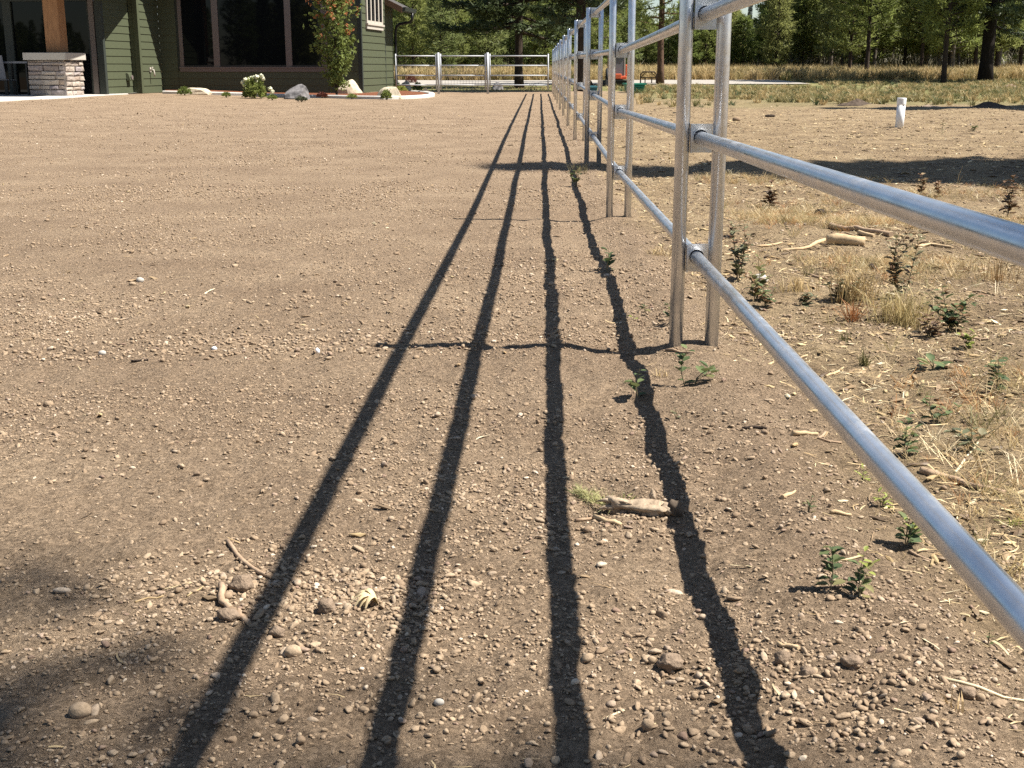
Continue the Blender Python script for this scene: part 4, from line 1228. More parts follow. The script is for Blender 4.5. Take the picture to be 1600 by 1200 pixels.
def rack():
    p = at(1013, 131.5); k = ppm(p[1]); u = 1 / k
    e = empty('rack_frame', (p[0], p[1], gz1(p[0], p[1])), 0, 'dark brown welded rack frame with an arched top left of the red pine trunk', 'frame')
    m = MB()
    m.tube([(-12 * u, 0, 0), (-12 * u, 0, 14 * u), (-9 * u, 0, 18 * u), (9 * u, 0, 18 * u), (12 * u, 0, 14 * u), (12 * u, 0, 0)], 1.0 * u, 8); m.build('outer_frame', M['bark'], e)
    for z in (1.2, 9.5): MB().tube([(-12 * u, .02, z * u), (12 * u, .02, z * u)], .9 * u, 6).build('cross_bar', M['bark'], e)
    for x in (-5, 5): MB().tube([(x * u, .02, 0), (x * u, .02, 9.5 * u)], .9 * u, 6).build('upright', M['bark'], e)
    for x in (-1, 1): MB().tube([(x * 12 * u, .03, 10 * u), (x * 4 * u, .03, 17 * u)], .6 * u, 6).build('brace', M['bark'], e)
    for x in (-1, 1): MB().tube([(x * 12 * u, 0, .02), (x * 12 * u, .5, .02)], .9 * u, 6).build('foot', M['bark'], e)
rack()
def tub(px, py, w0, w1, h, label, mat, name):
    p = at(px, py); k = ppm(p[1]); u = 1 / k
    e = empty(name, (p[0], p[1] + .4, gz1(p[0], p[1])), .1, label, 'tub')
    m = MB(); a, b, H = w0 * u / 2, w1 * u / 2, h * u
    m.hexa([(-a, -.3, 0), (a, -.3, 0), (a, .3, 0), (-a, .3, 0), (-b, -.42, H), (b, -.42, H), (b, .42, H), (-b, .42, H)]); m.build('body', M[mat], e, None, .02)
    r_ = MB(); c = b + .02
    r_.box(-c, c, -.45, -.421, H - .05, H); r_.box(-c, c, .421, .45, H - .05, H); r_.box(-c, -b - .001, -.42, .42, H - .05, H); r_.box(b + .001, c, -.42, .42, H - .05, H)
    r_.build('rim', M[mat], e)
    for i in range(3):
        MB().box(-a * .95, a * .95, -.32 - .03 * (i + 1) - .03, -.30 - .03 * (i + 1), H * (.18 + .22 * i), H * (.18 + .22 * i) + .03).build('rib', M[mat], e)
tub(992, 145, 22, 30, 14, 'green plastic tub with a tapered side sitting behind the fence', 'teal', 'plastic_tub')
tub(923, 143, 16, 19, 8, 'small blue plastic tub seen between the fence posts', 'blue', 'plastic_tub')
def mound(px, py, wpx, hpx, label, seed, name='dirt_mound', mat='clod', dep=.7):
    p = at(px, py); k = ppm(p[1]); w, h = wpx / k, hpx / k
    V = []; Fc = []; nr, na = 9, 26
    for i in range(nr):
        t = i / (nr - 1)
        for j in range(na):
            a = j / na * 6.2832; rj = 1 + .25 * float(vnoise(math.cos(a) * 2 + seed, math.sin(a) * 2, seed))
            x, y = math.cos(a) * t * w / 2 * rj, math.sin(a) * t * w / 2 * dep * rj
            z = h * (1 - t) ** .9 * (1 + .35 * float(vnoise(x * 9 / w, y * 9 / w, seed + 1))) + .05 * h * float(vnoise(x * 30 / w, y * 30 / w, seed + 2)) - .03 * t
            V.append((x, y, z))
    for i in range(nr - 1):
        for j in range(na): Fc.append((i * na + j, i * na + (j + 1) % na, (i + 1) * na + (j + 1) % na, (i + 1) * na + j))
    o = link(name, pymesh(name, V, Fc), M[mat], None, (p[0], p[1], gz1(p[0], p[1])))
    return tag(o, label, 'mound')
mound(1338, 163, 70, 7, 'low heap of dark soil on the field beyond the white pipe', 70, mat='soil')
mound(1546, 168, 90, 9, 'long dark soil heap at the right behind the white pipe', 71, mat='soil')
mound(1450, 167, 50, 3.5, 'low pile of pale stones and soil just right of the white pipe', 72, mat='pebble')
mound(918, 134, 22, 12, 'dark soil heap behind the fence left of the digger', 73, mat='soil')
mound(1035, 136, 80, 5, 'thin bank of brown soil at the foot of the red pine', 74)
mound(1580, 138, 50, 5, 'reddish bare bank right of the huge old conifer', 75)
# white capped pipe
p = at(1405, 199); k = ppm(p[1])
pv = empty('pvc_pipe', (p[0], p[1], gz1(p[0], p[1])), 0, 'white plastic standpipe with a cap upright in the dirt field', 'pipe')
pv.rotation_euler = (0, R(1.0), 0)
MB().tube([(0, 0, -.1), (0, 0, 37 / k)], 6.3 / k, 24).build('pipe', M['pvc'], pv)
MB().tube([(0, 0, 33.5 / k), (0, 0, 33.7 / k), (0, 0, 34.2 / k), (0, 0, 43 / k), (0, 0, 43.4 / k), (0, 0, 43.8 / k)], [6.4 / k, 6.9 / k, 6.95 / k, 6.95 / k, 6.9 / k, 6.5 / k], 24).build('cap', M['pvc'], pv)

# ------------------------------------------------------------------ weeds
def leaf_mesh(nm, wd, fold, lobes=False):
    V = [(0, 0, 0), (-wd * .8, .3, fold), (-wd, .55, fold), (-wd * .55, .85, fold * .6), (0, 1, -.06), (wd * .55, .85, fold * .6), (wd, .55, fold), (wd * .8, .3, fold), (0, .35, 0), (0, .7, -.01)]
    Fc = [(0, 8, 1), (1, 8, 2), (2, 8, 9), (2, 9, 3), (3, 9, 4), (0, 7, 8), (7, 6, 8), (6, 9, 8), (6, 5, 9), (5, 4, 9)]
    return pymesh(nm, V, Fc, True)
LEAF = [leaf_mesh('leaf', w, f) for w, f in ((.36, .10), (.30, .16), (.42, .06))]
LEAFN = [leaf_mesh('leaf', w, f) for w, f in ((.16, .05), (.20, .08))]
def orient(d, roll=0.0):
    d = Vector(d).normalized(); q = d.to_track_quat('Y', 'Z'); return q
def weed(px, py, hpx, lpx, n, label, mat='weed', spread=.35, stems=2, seed=1, single=False, name='weed', narrow=False, lean=(0, 0), tipmat=None, start=.12):
    p = at(px, py); k = ppm(math.hypot(p[1], .3)); H = hpx / k; L = lpx / k * (1.25 if single else 1.35); n = int(n * (1.3 if single else 1.9))
    rg = np.random.default_rng(seed)
    e = empty(name, p, 0, label, 'weed')
    sm = MB(); spots = []
    for s_ in range(stems):
        a = rg.uniform(0, 6.28); dx, dy = math.cos(a) * spread * H + lean[0] * H, math.sin(a) * spread * H * .6 + lean[1] * H
        hh = H * (1 if s_ == 0 else rg.uniform(.6, .95))
        if s_ == 0 and stems > 1: dx, dy = dx * .5, dy * .5
        crv = rg.normal(0, .06, 2) * H
        P = [(dx * t * t + crv[0] * math.sin(3.1 * t), dy * t * t + crv[1] * math.sin(3.1 * t), hh * t - .01 * (t == 0)) for t in (0, .35, .7, 1)]
        sm.tube(P, [max(.0012, L * .045) * f for f in (1, .85, .6, .4)], 5, False)
        for j in range(max(1, n // stems)):
            t = start + (1 - start) * (j + rg.uniform(0, 1)) / max(1, n // stems)
            b = Vector([float(np.interp(t, (0, .35, .7, 1), [q[i] for q in P])) for i in range(3)])
            az = j * 2.4 + rg.normal() * .5; el = rg.uniform(-.25, .7)
            spots.append((b, Vector((math.cos(az) * math.cos(el), math.sin(az) * math.cos(el), math.sin(el))), L * rg.uniform(.6, 1.1) * (1 - .35 * t), t))
    sm.build('stem', M['stem'], e)
    lv = LEAFN if narrow else LEAF
    if single:
        for i, (b, d, l_, t) in enumerate(spots):
            me = lv[i % len(lv)]
            o = link('leaf', me, None, e, b + d * l_ * .12); o.rotation_mode = 'QUATERNION'; o.rotation_quaternion = orient(d); o.scale = (l_,) * 3
            if not me.materials: me.materials.append(M[mat])
            o.material_slots[0].link = 'OBJECT'; o.material_slots[0].material = M[tipmat if (tipmat and t > .75) else mat]
    else:
        dry = 'weed_brown' if mat != 'weed_brown' else 'straw_dark'
        for part, pm, sel in (('foliage', mat, lambda i: (i * 7 + seed) % 10 >= 3), ('dry_foliage', dry, lambda i: (i * 7 + seed) % 10 < 3)):
          V, Fc = [], []
          for i, (b, d, l_, t) in enumerate(spots):
            if not sel(i): continue
            l_ = l_ * rg.uniform(.55, 1.25)
            me = lv[i % len(lv)]; mt = Matrix.Translation(b + d * l_ * .12) @ orient(d).to_matrix().to_4x4() @ Matrix.Scale(l_, 4)
            o_ = len(V); V += [mt @ v.co for v in me.vertices]; Fc += [[o_ + q for q in f.vertices] for f in me.polygons]
          if Fc: link(part, pymesh(part, V, Fc, True), M[pm], e)
    return e
weed(1297, 922, 78, 23, 18, 'dark green broad-leaved weed stem left of its paler twin near the low rail', stems=1, seed=1, single=True, spread=.05)
weed(1342, 932, 74, 22, 22, 'paler green broad-leaved weed with yellow top leaves near the low rail', stems=2, seed=2, single=True, spread=.3, tipmat='weed_lime', lean=(.2, .1))
weed(1072, 604, 64, 17, 12, 'upright light green seedling in front of the nearest fence post', stems=1, seed=3, single=True, spread=.05)
weed(1086, 600, 26, 25, 8, 'spreading weed with big pale leaves beside the seedling at the post', stems=2, seed=4, single=True, spread=1.0, lean=(.9, 0), start=.5)
weed(997, 622, 50, 18, 7, 'spindly weed with one wide leaf in the third rail shadow', stems=1, seed=5, single=True, spread=.1)
weed(1046, 505, 34, 15, 8, 'small fresh green weed just left of the nearest post', 'weed', stems=2, seed=6, single=True, spread=.1)
weed(1008, 488, 14, 12, 5, 'tiny green sprout on the dirt bank left of the post', stems=2, seed=7, single=True)
weed(990, 500, 6, 14, 2, 'single lime-green leaf lying on the dirt bank', 'weed_lime', stems=1, seed=8, single=True)
weed(948, 425, 34, 15, 9, 'green weed growing in the edge of the rail shadow', stems=2, seed=9, single=True, spread=.25)
weed(900, 292, 30, 9, 16, 'green weed in the shadow line near the fourth post', stems=3, seed=10, spread=.3)
weed(1153, 440, 96, 13, 46, 'tall dark-leaved weed right behind the nearest post', 'weed_grey', stems=3, seed=11, spread=.16)
weed(1182, 470, 70, 14, 44, 'bushy dark green weed right of the tall one behind the post', 'weed', stems=4, seed=12, spread=.4)
weed(1410, 468, 118, 13, 90, 'tall grey-green weed full of curled leaves beyond the fallen log', 'weed_grey', stems=4, seed=13, spread=.18)
weed(1203, 325, 42, 10, 34, 'brown withered weed stalk standing at the edge of the tree shadow', 'weed_brown', stems=2, seed=14, spread=.12)
weed(1438, 306, 34, 9, 26, 'withered brown weed left of its twin in the tree shadow', 'weed_brown', stems=2, seed=15, spread=.2)
weed(1466, 308, 26, 9, 20, 'shorter withered brown weed in the tree shadow', 'weed_brown', stems=2, seed=16, spread=.2)
weed(1574, 340, 66, 11, 46, 'tall brown withered weed near the right edge below the tree shadow', 'weed_brown', stems=3, seed=17, spread=.15)
weed(1486, 520, 72, 15, 60, 'wide weed clump with green and brown leaves right of the golden grass', 'weed', stems=6, seed=18, spread=.6)
weed(1452, 528, 40, 14, 30, 'dark withered weed clump low beside the golden grass', 'weed_brown', stems=5, seed=19, spread=.7)
weed(1312, 470, 44, 11, 44, 'low grey-green weed left of the golden grass', 'weed_grey', stems=5, seed=20, spread=.7)
weed(1258, 478, 22, 11, 26, 'low dark weed mat on the straw behind the near rail', 'weed_grey', stems=4, seed=21, spread=.9)
weed(1196, 480, 34, 12, 20, 'small green weed just right of the post under the second rail', 'weed', stems=3, seed=22, spread=.4)
weed(1556, 614, 60, 18, 22, 'dark green broad-leaved weed near the right edge of the straw field', 'weed', stems=2, seed=23, single=True, spread=.2)
weed(1458, 576, 16, 24, 5, 'pair of big bright green leaves flat on the straw', 'weed', stems=2, seed=24, single=True, spread=.6)
weed(1412, 710, 66, 18, 22, 'leafy weed rising beside the middle of the low rail', 'weed', stems=2, seed=25, single=True, spread=.2)
weed(1462, 660, 44, 17, 16, 'creeping weed with paired dark leaves on the straw', 'weed', stems=2, seed=26, single=True, spread=.9, lean=(.5, .2))
weed(1516, 705, 44, 19, 20, 'sprawling weed with green and brown leaves above the thick stick', 'weed_grey', stems=4, seed=27, single=True, spread=.9)
weed(1414, 850, 60, 22, 18, 'yellowing leafy weed tucked under the low rail', 'weed', stems=2, seed=28, single=True, spread=.3, tipmat='weed_lime')
weed(1378, 792, 30, 16, 14, 'small thin-leaved weed left of the low rail', 'weed_lime', stems=4, seed=29, single=True, narrow=True, spread=.6)
weed(1347, 752, 24, 13, 10, 'small pale green weed left of the low rail higher up', 'weed_lime', stems=3, seed=30, single=True, narrow=True, spread=.5)
weed(1263, 800, 30, 12, 10, 'thin grassy sprout on the dirt bank beside the pale chips', 'weed', stems=4, seed=31, single=True, narrow=True, spread=.4)
weed(1543, 1008, 26, 13, 5, 'tiny pale seedling at the bottom right under the low rail', 'weed', stems=1, seed=32, single=True, spread=.1)
weed(1500, 620, 20, 15, 4, 'brown curled leaf on a thin stalk above the straw', 'weed_brown', stems=1, seed=33, single=True, spread=.4)
weed(1512, 545, 30, 12, 16, 'small yellow-green weed in the straw near the right edge', 'weed_lime', stems=3, seed=34, spread=.5)
weed(1070, 175, 22, 6, 14, 'thin brown weed stalk far down the field behind the nearest post', 'weed_brown', stems=1, seed=35, spread=.1)
weed(1520, 205, 8, 7, 12, 'little green weed far out on the field right of the white pipe', 'weed', stems=3, seed=36, spread=.8)
weed(1472, 210, 22, 5, 10, 'thin dry weed stalk right of the white pipe', 'weed_grey', stems=1, seed=37, spread=.2)
weed(1058, 655, 20, 13, 5, 'tiny pale sprout on the dirt below the post', 'weed_grey', stems=2, seed=38, single=True, spread=.5)
weed(1145, 372, 26, 9, 14, 'small dark weed beside the tall one behind the post', 'weed_grey', stems=2, seed=39, spread=.3)

def grass_tuft(px, py, hpx, wpx, n, label, mat, seed, lean=.35):
    p = at(px, py); k = ppm(p[1]); 
    me = tuft_mesh(seed, n, hpx / k, lean, .0013 * max(1, 3.0 / 2), mat, wpx / k / 2)
    o = link('grass_tuft', me, None, None, p); return tag(o, label, 'grass')
grass_tuft(1335, 470, 75, 80, 190, 'golden dry grass clump left of the tall grey-green weed', 'drygrass', 601, .6)
grass_tuft(1405, 505, 80, 100, 260, 'widest golden dry grass clump in front of the tall grey-green weed', 'drygrass', 602, .65)
grass_tuft(1332, 500, 45, 30, 70, 'reddish dry grass tuft at the foot of the golden clump', 'redgrass', 603, .7)
grass_tuft(1245, 455, 40, 70, 90, 'thin straw-coloured grass behind the low rail', 'drygrass', 604, .5)
grass_tuft(1350, 572, 42, 18, 34, 'small green grass tuft standing in the straw', 'greengrass', 605)
grass_tuft(1320, 535, 30, 16, 26, 'short green grass tuft left of the small one', 'greengrass', 606)
grass_tuft(1560, 440, 66, 60, 70, 'loose dry grass stalks near the right edge above the weeds', 'straw', 607)
grass_tuft(1030, 398, 26, 40, 60, 'pale thin grass between the nearest two posts', 'straw', 608, .6)
grass_tuft(905, 270, 26, 30, 60, 'dry green grass at the foot of the fourth post', 'greengrass', 609, .5)
grass_tuft(1033, 588, 26, 24, 20, 'wispy dry grass in front of the nearest post', 'straw', 610, .6)
grass_tuft(1400, 668, 26, 34, 24, 'spiky pale grass sprig on the straw beside the low rail', 'straw', 611, .8)
grass_tuft(1530, 745, 20, 26, 22, 'spiky green grass sprig above the thick stick', 'greengrass', 612, .9)
grass_tuft(1495, 1110, 60, 34, 10, 'bent straw stalks standing at the bottom right corner', 'straw', 613, .5)
grass_tuft(1580, 820, 30, 40, 30, 'yellow-green grass at the right edge beside the low rail', 'weed_lime', 614, .7)
grass_tuft(1493, 306, 62, 6, 3, 'two tall thin dry stalks crossing the tree shadow', 'drygrass', 615, .35)

# ------------------------------------------------------------------ sticks, logs and other bits lying about
def stick(name, cat, label, pts, rpx, mat='twig', sides=8, taper=.6, lift=.4):
    P = [at(px, py) for px, py in pts]; k = ppm(P[0][1]); r = rpx / k
    # subdivide and wobble
    Q = []
    for i in range(len(P) - 1):
        for t in (0, .5): Q.append(P[i] * (1 - t) + P[i + 1] * t)
    Q.append(P[-1]); rg = np.random.default_rng(int(pts[0][0] * 7 + pts[0][1]))
    rad = []
    for i, q in enumerate(Q):
        t = i / (len(Q) - 1); rr_ = r * (1 - (1 - taper) * t) * rg.uniform(.85, 1.15); rad.append(rr_)
        q[2] = float(gz(q[0], q[1])) + rr_ * (.5 + lift)
        if 0 < i < len(Q) - 1: q[:2] += rg.normal(0, r * .25, 2)
    c = Q[len(Q) // 2].copy()
    m = MB(); m.tube([q - c for q in Q], rad, sides)
    return tag(m.build(name, M[mat], None, c), label, cat)
stick('log', 'log', 'short thick barkless log piece with dark broken ends on the straw', [(1291, 382), (1320, 383), (1351, 385)], 8.5, 'log', 12, .95)
stick('stick', 'stick', 'curved pale branch reaching left from the short log', [(1289, 377), (1265, 388), (1240, 391), (1218, 393)], 3.2, 'log', 8, .5)
stick('stick', 'stick', 'grey brown branch lying behind the short log', [(1296, 357), (1325, 361), (1350, 363), (1392, 370)], 4.5, 'twig', 8, .9)
stick('stick', 'stick', 'pale split stick between the log and the branch behind it', [(1342, 366), (1366, 371)], 4.2, 'log', 8, .7)
stick('stick', 'stick', 'thin pale branch right of the tall grey-green weed', [(1425, 385), (1455, 383), (1488, 388)], 2.5, 'log', 7, .7)
stick('stick', 'stick', 'thick brown stick lying across the straw at the right', [(1437, 738), (1475, 748), (1515, 762), (1570, 775)], 6.0, 'twig', 10, .7)
stick('stick', 'stick', 'long thin straw-pale stick near the bottom right corner', [(1468, 1062), (1530, 1077), (1610, 1098)], 3.2, 'straw', 7, .7)
stick('stick', 'stick', 'pale thin stick standing out left of the spiky sprig at the thick stick', [(1492, 740), (1510, 715), (1528, 692)], 2.3, 'straw', 6, .6)
stick('twig', 'twig', 'curved brown twig lying beside the first rail shadow', [(356, 848), (370, 868), (390, 888), (424, 904)], 4.2, 'twig', 8, .8)
stick('twig', 'twig', 'bent short twig among the stones left of the first shadow', [(346, 918), (346, 935), (352, 948), (362, 956)], 6.5, 'twig', 8, .8)
stick('twig', 'twig', 'short twig end running into the first rail shadow', [(372, 962), (380, 970), (390, 978)], 5.5, 'twig', 8, .8)
stick('twig', 'twig', 'straight pale twig below the weathered root', [(929, 811), (948, 818), (971, 823)], 4.2, 'log', 8, .85)
stick('twig', 'twig', 'short grey twig left of the pale one below the root', [(899, 815), (925, 812)], 3.0, 'twig', 7, .8)
stick('twig', 'twig', 'short pale finger-like twig on the pebbly dirt at the lower right', [(1215, 1008), (1231, 1012), (1248, 1015)], 4.0, 'log', 8, .8)
stick('twig', 'twig', 'pale flat wood chip left of the low rail', [(1238, 680), (1258, 679), (1277, 680)], 4.0, 'log', 7, .6)
stick('twig', 'twig', 'small curved pale wood sliver on the dirt bank', [(1222, 780), (1234, 774), (1243, 768)], 3.6, 'log', 7, .5)
stick('twig', 'twig', 'small flat pale wood piece under the thin grassy sprout', [(1297, 803), (1312, 803), (1330, 806)], 3.8, 'log', 7, .5)
stick('twig', 'twig', 'thin pale straw lying left of the stony clump', [(211, 942), (232, 935), (256, 932)], 2.0, 'straw', 6, .6)
stick('twig', 'twig', 'thin straw leaning beside the bent twig', [(292, 933), (306, 925), (318, 917)], 1.8, 'straw', 6, .6)
stick('twig', 'twig', 'small dark brown twig on the left dirt near the rake ridge', [(205, 566), (232, 563)], 2.2, 'bark', 6, .6)
stick('twig', 'twig', 'thin dark twig on the dirt bank near the two crossing sticks', [(1160, 672), (1198, 670)], 2.6, 'bark', 6, .6)
stick('twig', 'twig', 'brown root stub on the dirt bank right of the thin dark twig', [(1290, 677), (1278, 686), (1315, 693)], 2.6, 'twig', 6, .6)
for i, (a, b, c_, d2, lab) in enumerate(((1180, 386, 1222, 380, 'thin pale stem left of the curved branch on the field'), (1258, 428, 1292, 436, 'small bent stick in the straw below the curved branch'), (1500, 525, 1545, 530, 'dry stem among the weeds at the right'),
        (1290, 590, 1318, 575, 'short pale stick half under the straw behind the low rail'), (1240, 560, 1262, 556, 'small pale chip-like stick near the low rail'), (1345, 870, 1300, 878, 'thin straw lying between the green weed and the rail'),
        (1420, 862, 1470, 882, 'brown stick lying right under the low rail'), (1560, 870, 1600, 862, 'pale straw stalk at the right edge under the rail'), (1130, 400, 1172, 392, 'thin pale stem beside the tall weed behind the post'), (1040, 548, 1085, 552, 'thin rootlet bridging the two nearest post feet'))):
    stick('stick', 'stick', lab, [(a, b), ((a + c_) / 2, (b + d2) / 2 + 2), (c_, d2)], 2.2, ('log', 'twig', 'twig', 'log', 'log', 'straw', 'twig', 'straw', 'log', 'twig')[i], 6, .7)

def lump(px, py, wpx, hpx, name, cat, label, mat='clod', seed=1, ydep=.8, sub=3, rough=.25):
    p = at(px, py); k = ppm(math.hypot(p[1], .6)); w, h = wpx / k, hpx / k
    bm = bmesh.new(); bmesh.ops.create_icosphere(bm, subdivisions=sub, radius=.5)
    for v in bm.verts:
        c = v.co; kk = 1 + rough * float(vnoise(c.x * 5 + seed, c.y * 5 + c.z * 6, seed)) + rough * .5 * float(vnoise(c.x * 12 + seed, c.y * 12 + c.z * 13, seed + 1))
        v.co = Vector((c.x * kk * w, c.y * kk * w * ydep, c.z * kk * h))
    me = bpy.data.meshes.new(name); bm.to_mesh(me); bm.free(); me.polygons.foreach_set('use_smooth', [True] * len(me.polygons))
    o = link(name, me, M[mat], None, (p[0], p[1], p[2] + h * .22)); return tag(o, label, cat)
lump(378, 920, 42, 34, 'dirt_clod', 'clod', 'flat round crumbly clod beside the curved twig', seed=3, rough=.18)
lump(357, 966, 38, 24, 'dirt_clod', 'clod', 'crumbly clod lying against the bent twig', seed=4)
lump(511, 955, 32, 30, 'dirt_clod', 'clod', 'dark rough clod left of the crumpled dry husk', seed=5)
lump(433, 992, 26, 20, 'dirt_clod', 'clod', 'small clod right of the first rail shadow near the stony clump', seed=6)
lump(1047, 1042, 44, 30, 'dirt_clod', 'clod', 'wide dark clod inside the edge of the fourth rail shadow', seed=7)
lump(1222, 1038, 26, 34, 'dirt_clod', 'clod', 'upright dark clod on the pebbly dirt at the lower right', seed=8, rough=.2)
lump(1262, 1054, 24, 20, 'dirt_clod', 'clod', 'small clod right of the upright dark one', seed=9)
lump(1330, 1040, 34, 26, 'dirt_clod', 'clod', 'cracked clod in the stony patch at the lower right', seed=10)
lump(1511, 1087, 28, 22, 'dirt_clod', 'clod', 'round clod next to the long thin stick', seed=11, rough=.15)
lump(126, 1116, 38, 28, 'stone', 'stone', 'large smooth grey stone in the branch shadows at the lower left', 'pebble', 12, .8, 3, .05)
lump(458, 1022, 30, 22, 'stone', 'stone', 'blocky pale stone right of the first shadow near the bottom', 'pebble', 13, .7, 2, .12)
lump(1012, 1138, 22, 24, 'stone', 'stone', 'pointed pale stone near the bottom between the third and fourth shadows', 'pebble', 14, .7, 2, .1)
lump(686, 1100, 18, 13, 'stone', 'stone', 'pale smooth oval stone between the second and third shadows', 'cap', 15, .7, 2, .06)
lump(219, 440, 13, 10, 'stone', 'stone', 'cream white stone alone on the far left dirt', 'cap', 16, .8, 2, .1)
lump(207, 445, 12, 7, 'stone', 'stone', 'flat tan stone touching the cream white one', 'pebble', 17, .8, 2, .1)
lump(160, 554, 13, 10, 'stone', 'stone', 'pale stone in the rake ridge at the left', 'cap', 18, .8, 2, .1)
lump(76, 634, 17, 12, 'stone', 'stone', 'rounded tan stone at the far left below the rake ridge', 'pebble', 19, .8, 2, .08)
lump(496, 551, 8, 11, 'stone', 'stone', 'small bright white stone at the right end of the rake ridge', 'pvc', 20, .8, 2, .1)
lump(335, 546, 9, 7, 'stone', 'stone', 'small bright white stone on top of the rake ridge', 'pvc', 21, .8, 2, .1)
lump(1188, 440, 24, 18, 'stone', 'stone', 'angular pale stone at the foot of the bushy weed behind the post', 'cap', 22, .8, 2, .12)
lump(1151, 189, 13, 9, 'stone', 'stone', 'tan stone on the field just right of the nearest posts', 'pebble', 23, .8, 2, .1)
lump(1203, 183, 16, 6, 'wood_chunk', 'wood', 'dark bark chunk lying on the field left of the white pipe', 'bark', 24, .6, 2, .15)
lump(1362, 420, 15, 11, 'wood_chunk', 'wood', 'small dark bark chunk in front of the fallen log', 'bark', 25, .8, 2, .2)
lump(1282, 336, 20, 13, 'wood_chunk', 'wood', 'dark broken bark piece behind the fallen log', 'bark', 26, .8, 2, .25)

# weathered root with its knob
pA, pB = at(953, 800), at(1036, 803); k = ppm(pA[1])
rt = empty('root_piece', (pA + pB) / 2, 0, 'weathered split root piece lying across the fourth rail shadow', 'root')
L = np.linalg.norm(pB - pA); ax = (pB - pA) / L; ang = math.atan2(ax[1], ax[0]); rt.rotation_euler = (0, 0, ang)
rg = np.random.default_rng(31); nseg, nn = 22, 20; V = []; Fc = []
for i in range(nseg + 1):
    t = i / nseg; x = (t - .5) * L
    r_ = (9.5 + 3.5 * math.sin(t * 3.0) + 2.2 * math.sin(t * 10 + 1) + 11 * max(0, t - .74) * 2) / k * (.55 if i == 0 else .85 if i == nseg else 1)
    for j in range(nn):
        a = 6.2832 * j / nn
        q = 1 + .25 * abs(math.sin(a * 2.5 + t * 1.5)) + .30 * float(vnoise(a * 2.2 + 3, t * 2.0, 90)) + .34 * float(vnoise(math.cos(a) * 4 + 9, math.sin(a) * 4 + t * 1.2, 91)) + .08 * float(vnoise(a * 9, t * 22, 92))
        V.append((x + rg.normal() * .0006 + (.012 * math.sin(a * 3) if i in (0, nseg) else 0), math.cos(a) * r_ * q * 1.0, math.sin(a) * r_ * q * .85 + 10 / k))
for i in range(nseg):
    for j in range(nn): Fc.append((i * nn + j, i * nn + (j + 1) % nn, (i + 1) * nn + (j + 1) % nn, (i + 1) * nn + j))
Fc += [tuple(range(nn))[::-1], tuple(nseg * nn + j for j in range(nn))]
link('wood', pymesh('wood', V, Fc, True), M['root'], rt)
def root_lump(nm, x, y, z, sx, sy, sz, mat, seed):
    bm = bmesh.new(); bmesh.ops.create_icosphere(bm, subdivisions=3, radius=.5)
    for v in bm.verts:
        c = v.co; q = 1 + .3 * float(vnoise(c.x * 5 + seed, c.y * 5 + c.z * 6, seed)); v.co = Vector((c.x * q * sx, c.y * q * sy, c.z * q * sz))
    me = bpy.data.meshes.new(nm); bm.to_mesh(me); bm.free(); me.polygons.foreach_set('use_smooth', [True] * len(me.polygons))
    link(nm, me, M[mat], rt, (x, y, z))
root_lump('knob', L / 2 + 19 / k, 2 / k, 13 / k, 27 / k, 22 / k, 30 / k, 'root_dark', 5)
root_lump('neck', L / 2 + 5 / k, 0, 12 / k, 26 / k, 20 / k, 20 / k, 'root', 6)
root_lump('nub', L * .28, 6 / k, 30 / k, 11 / k, 10 / k, 22 / k, 'root', 7)
for i, (y_, z_, l_) in enumerate(((-9, 7, 22), (-2, 17, 30), (7, 12, 18), (4, 20, 14))):
    MB().tube([(-L * .42, y_ * .6 / k, z_ / k), (-L * .5 - l_ * .35 / k, y_ / k, z_ / k), (-L * .5 - l_ * .8 / k, y_ * 1.5 / k, (z_ - 4) / k)], [5.5 / k, 3.2 / k, .6 / k], 7).build('prong', M['root'], rt)
for i in range(9):
    rs = random.Random(40 + i); y_ = rs.uniform(-.8, .8) * 11 / k; z_ = rs.uniform(12, 22) / k; x_ = rs.uniform(-.5, .2) * L; l_ = rs.uniform(.2, .5) * L
    MB().tube([(x_, y_, z_), (x_ + l_ * .5, y_ * 1.05, z_ + 1.5 / k), (x_ + l_, y_, z_ - 1 / k)], [.6 / k, 1.9 / k, .5 / k], 6).build('splinter', M['root'], rt)
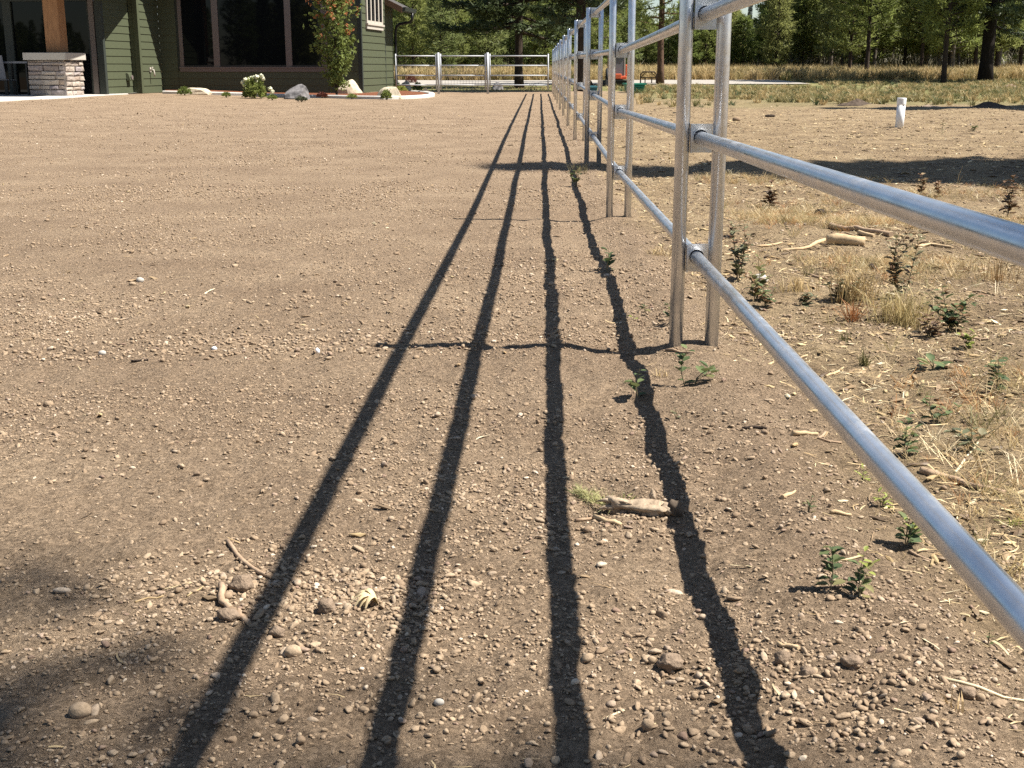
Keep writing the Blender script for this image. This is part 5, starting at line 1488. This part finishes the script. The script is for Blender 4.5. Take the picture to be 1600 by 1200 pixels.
# pine sprig
s0, s1 = at(900, 772), at(958, 800); k = ppm(s0[1])
e = empty('pine_sprig', (s0 + s1) / 2, 0, 'pale green pine sprig lying against the left end of the root', 'sprig')
c = (s0 + s1) / 2; T = np.linspace(0, 1, 26)[:, None]
C = (s0 - c) * (1 - T) + (s1 - c) * T; C[:, 2] += .006
D = np.tile((s0 - s1) / np.linalg.norm(s1 - s0), (26, 1))
rg = np.random.default_rng(8); V = blades(C, D, 13, 26 / k, .0008, .85, .25, rg); V[:, 2] = np.abs(V[:, 2])
link('needles', npmesh('needles', V, np.arange(len(V)).reshape(-1, 3), 3), M['sprig'], e)
MB().tube([s0 - c + np.array([0, 0, .004]), np.array([0, 0, .005]), s1 - c + np.array([0, 0, .005])], .0016, 6).build('stem', M['stem'], e)
grass_tuft(975, 785, 26, 30, 14, 'few thin grass blades rising behind the weathered root', 'weed_lime', 620, .9)
# crumpled dry husk
p = at(566, 950); k = ppm(p[1])
e = empty('dry_husk', p, 0, 'crumpled straw-coloured husk between the first and second shadows', 'husk')
rg = np.random.default_rng(17); V = []; Fc = []
for i in range(12):
    a = 3.5 + rg.normal() * .45; L = 52 / k * rg.uniform(.6, 1.0); w = 6 / k; hgt = 26 / k * rg.uniform(.5, 1)
    o_ = len(V)
    for j in range(7):
        t = j / 6; x = 26 / k + math.cos(a) * L * t; y = 8 / k + math.sin(a) * L * t * .7; z = hgt * math.sin(t * 2.9) + .003
        nx, ny = -math.sin(a), math.cos(a); ww = w * (.25 + 1.2 * math.sin(min(1, t * 1.1) * 3.0)) * .6
        V += [(x - nx * ww, y - ny * ww, z - .2 * ww), (x, y, z + .35 * ww), (x + nx * ww, y + ny * ww, z - .2 * ww)]
    for j in range(6):
        for q in (0, 1): Fc.append((o_ + j * 3 + q, o_ + j * 3 + q + 1, o_ + j * 3 + q + 4, o_ + j * 3 + q + 3))
link('husk_leaves', pymesh('husk_leaves', V, Fc, True), M['straw'], e)
print('objects', len(bpy.data.objects))
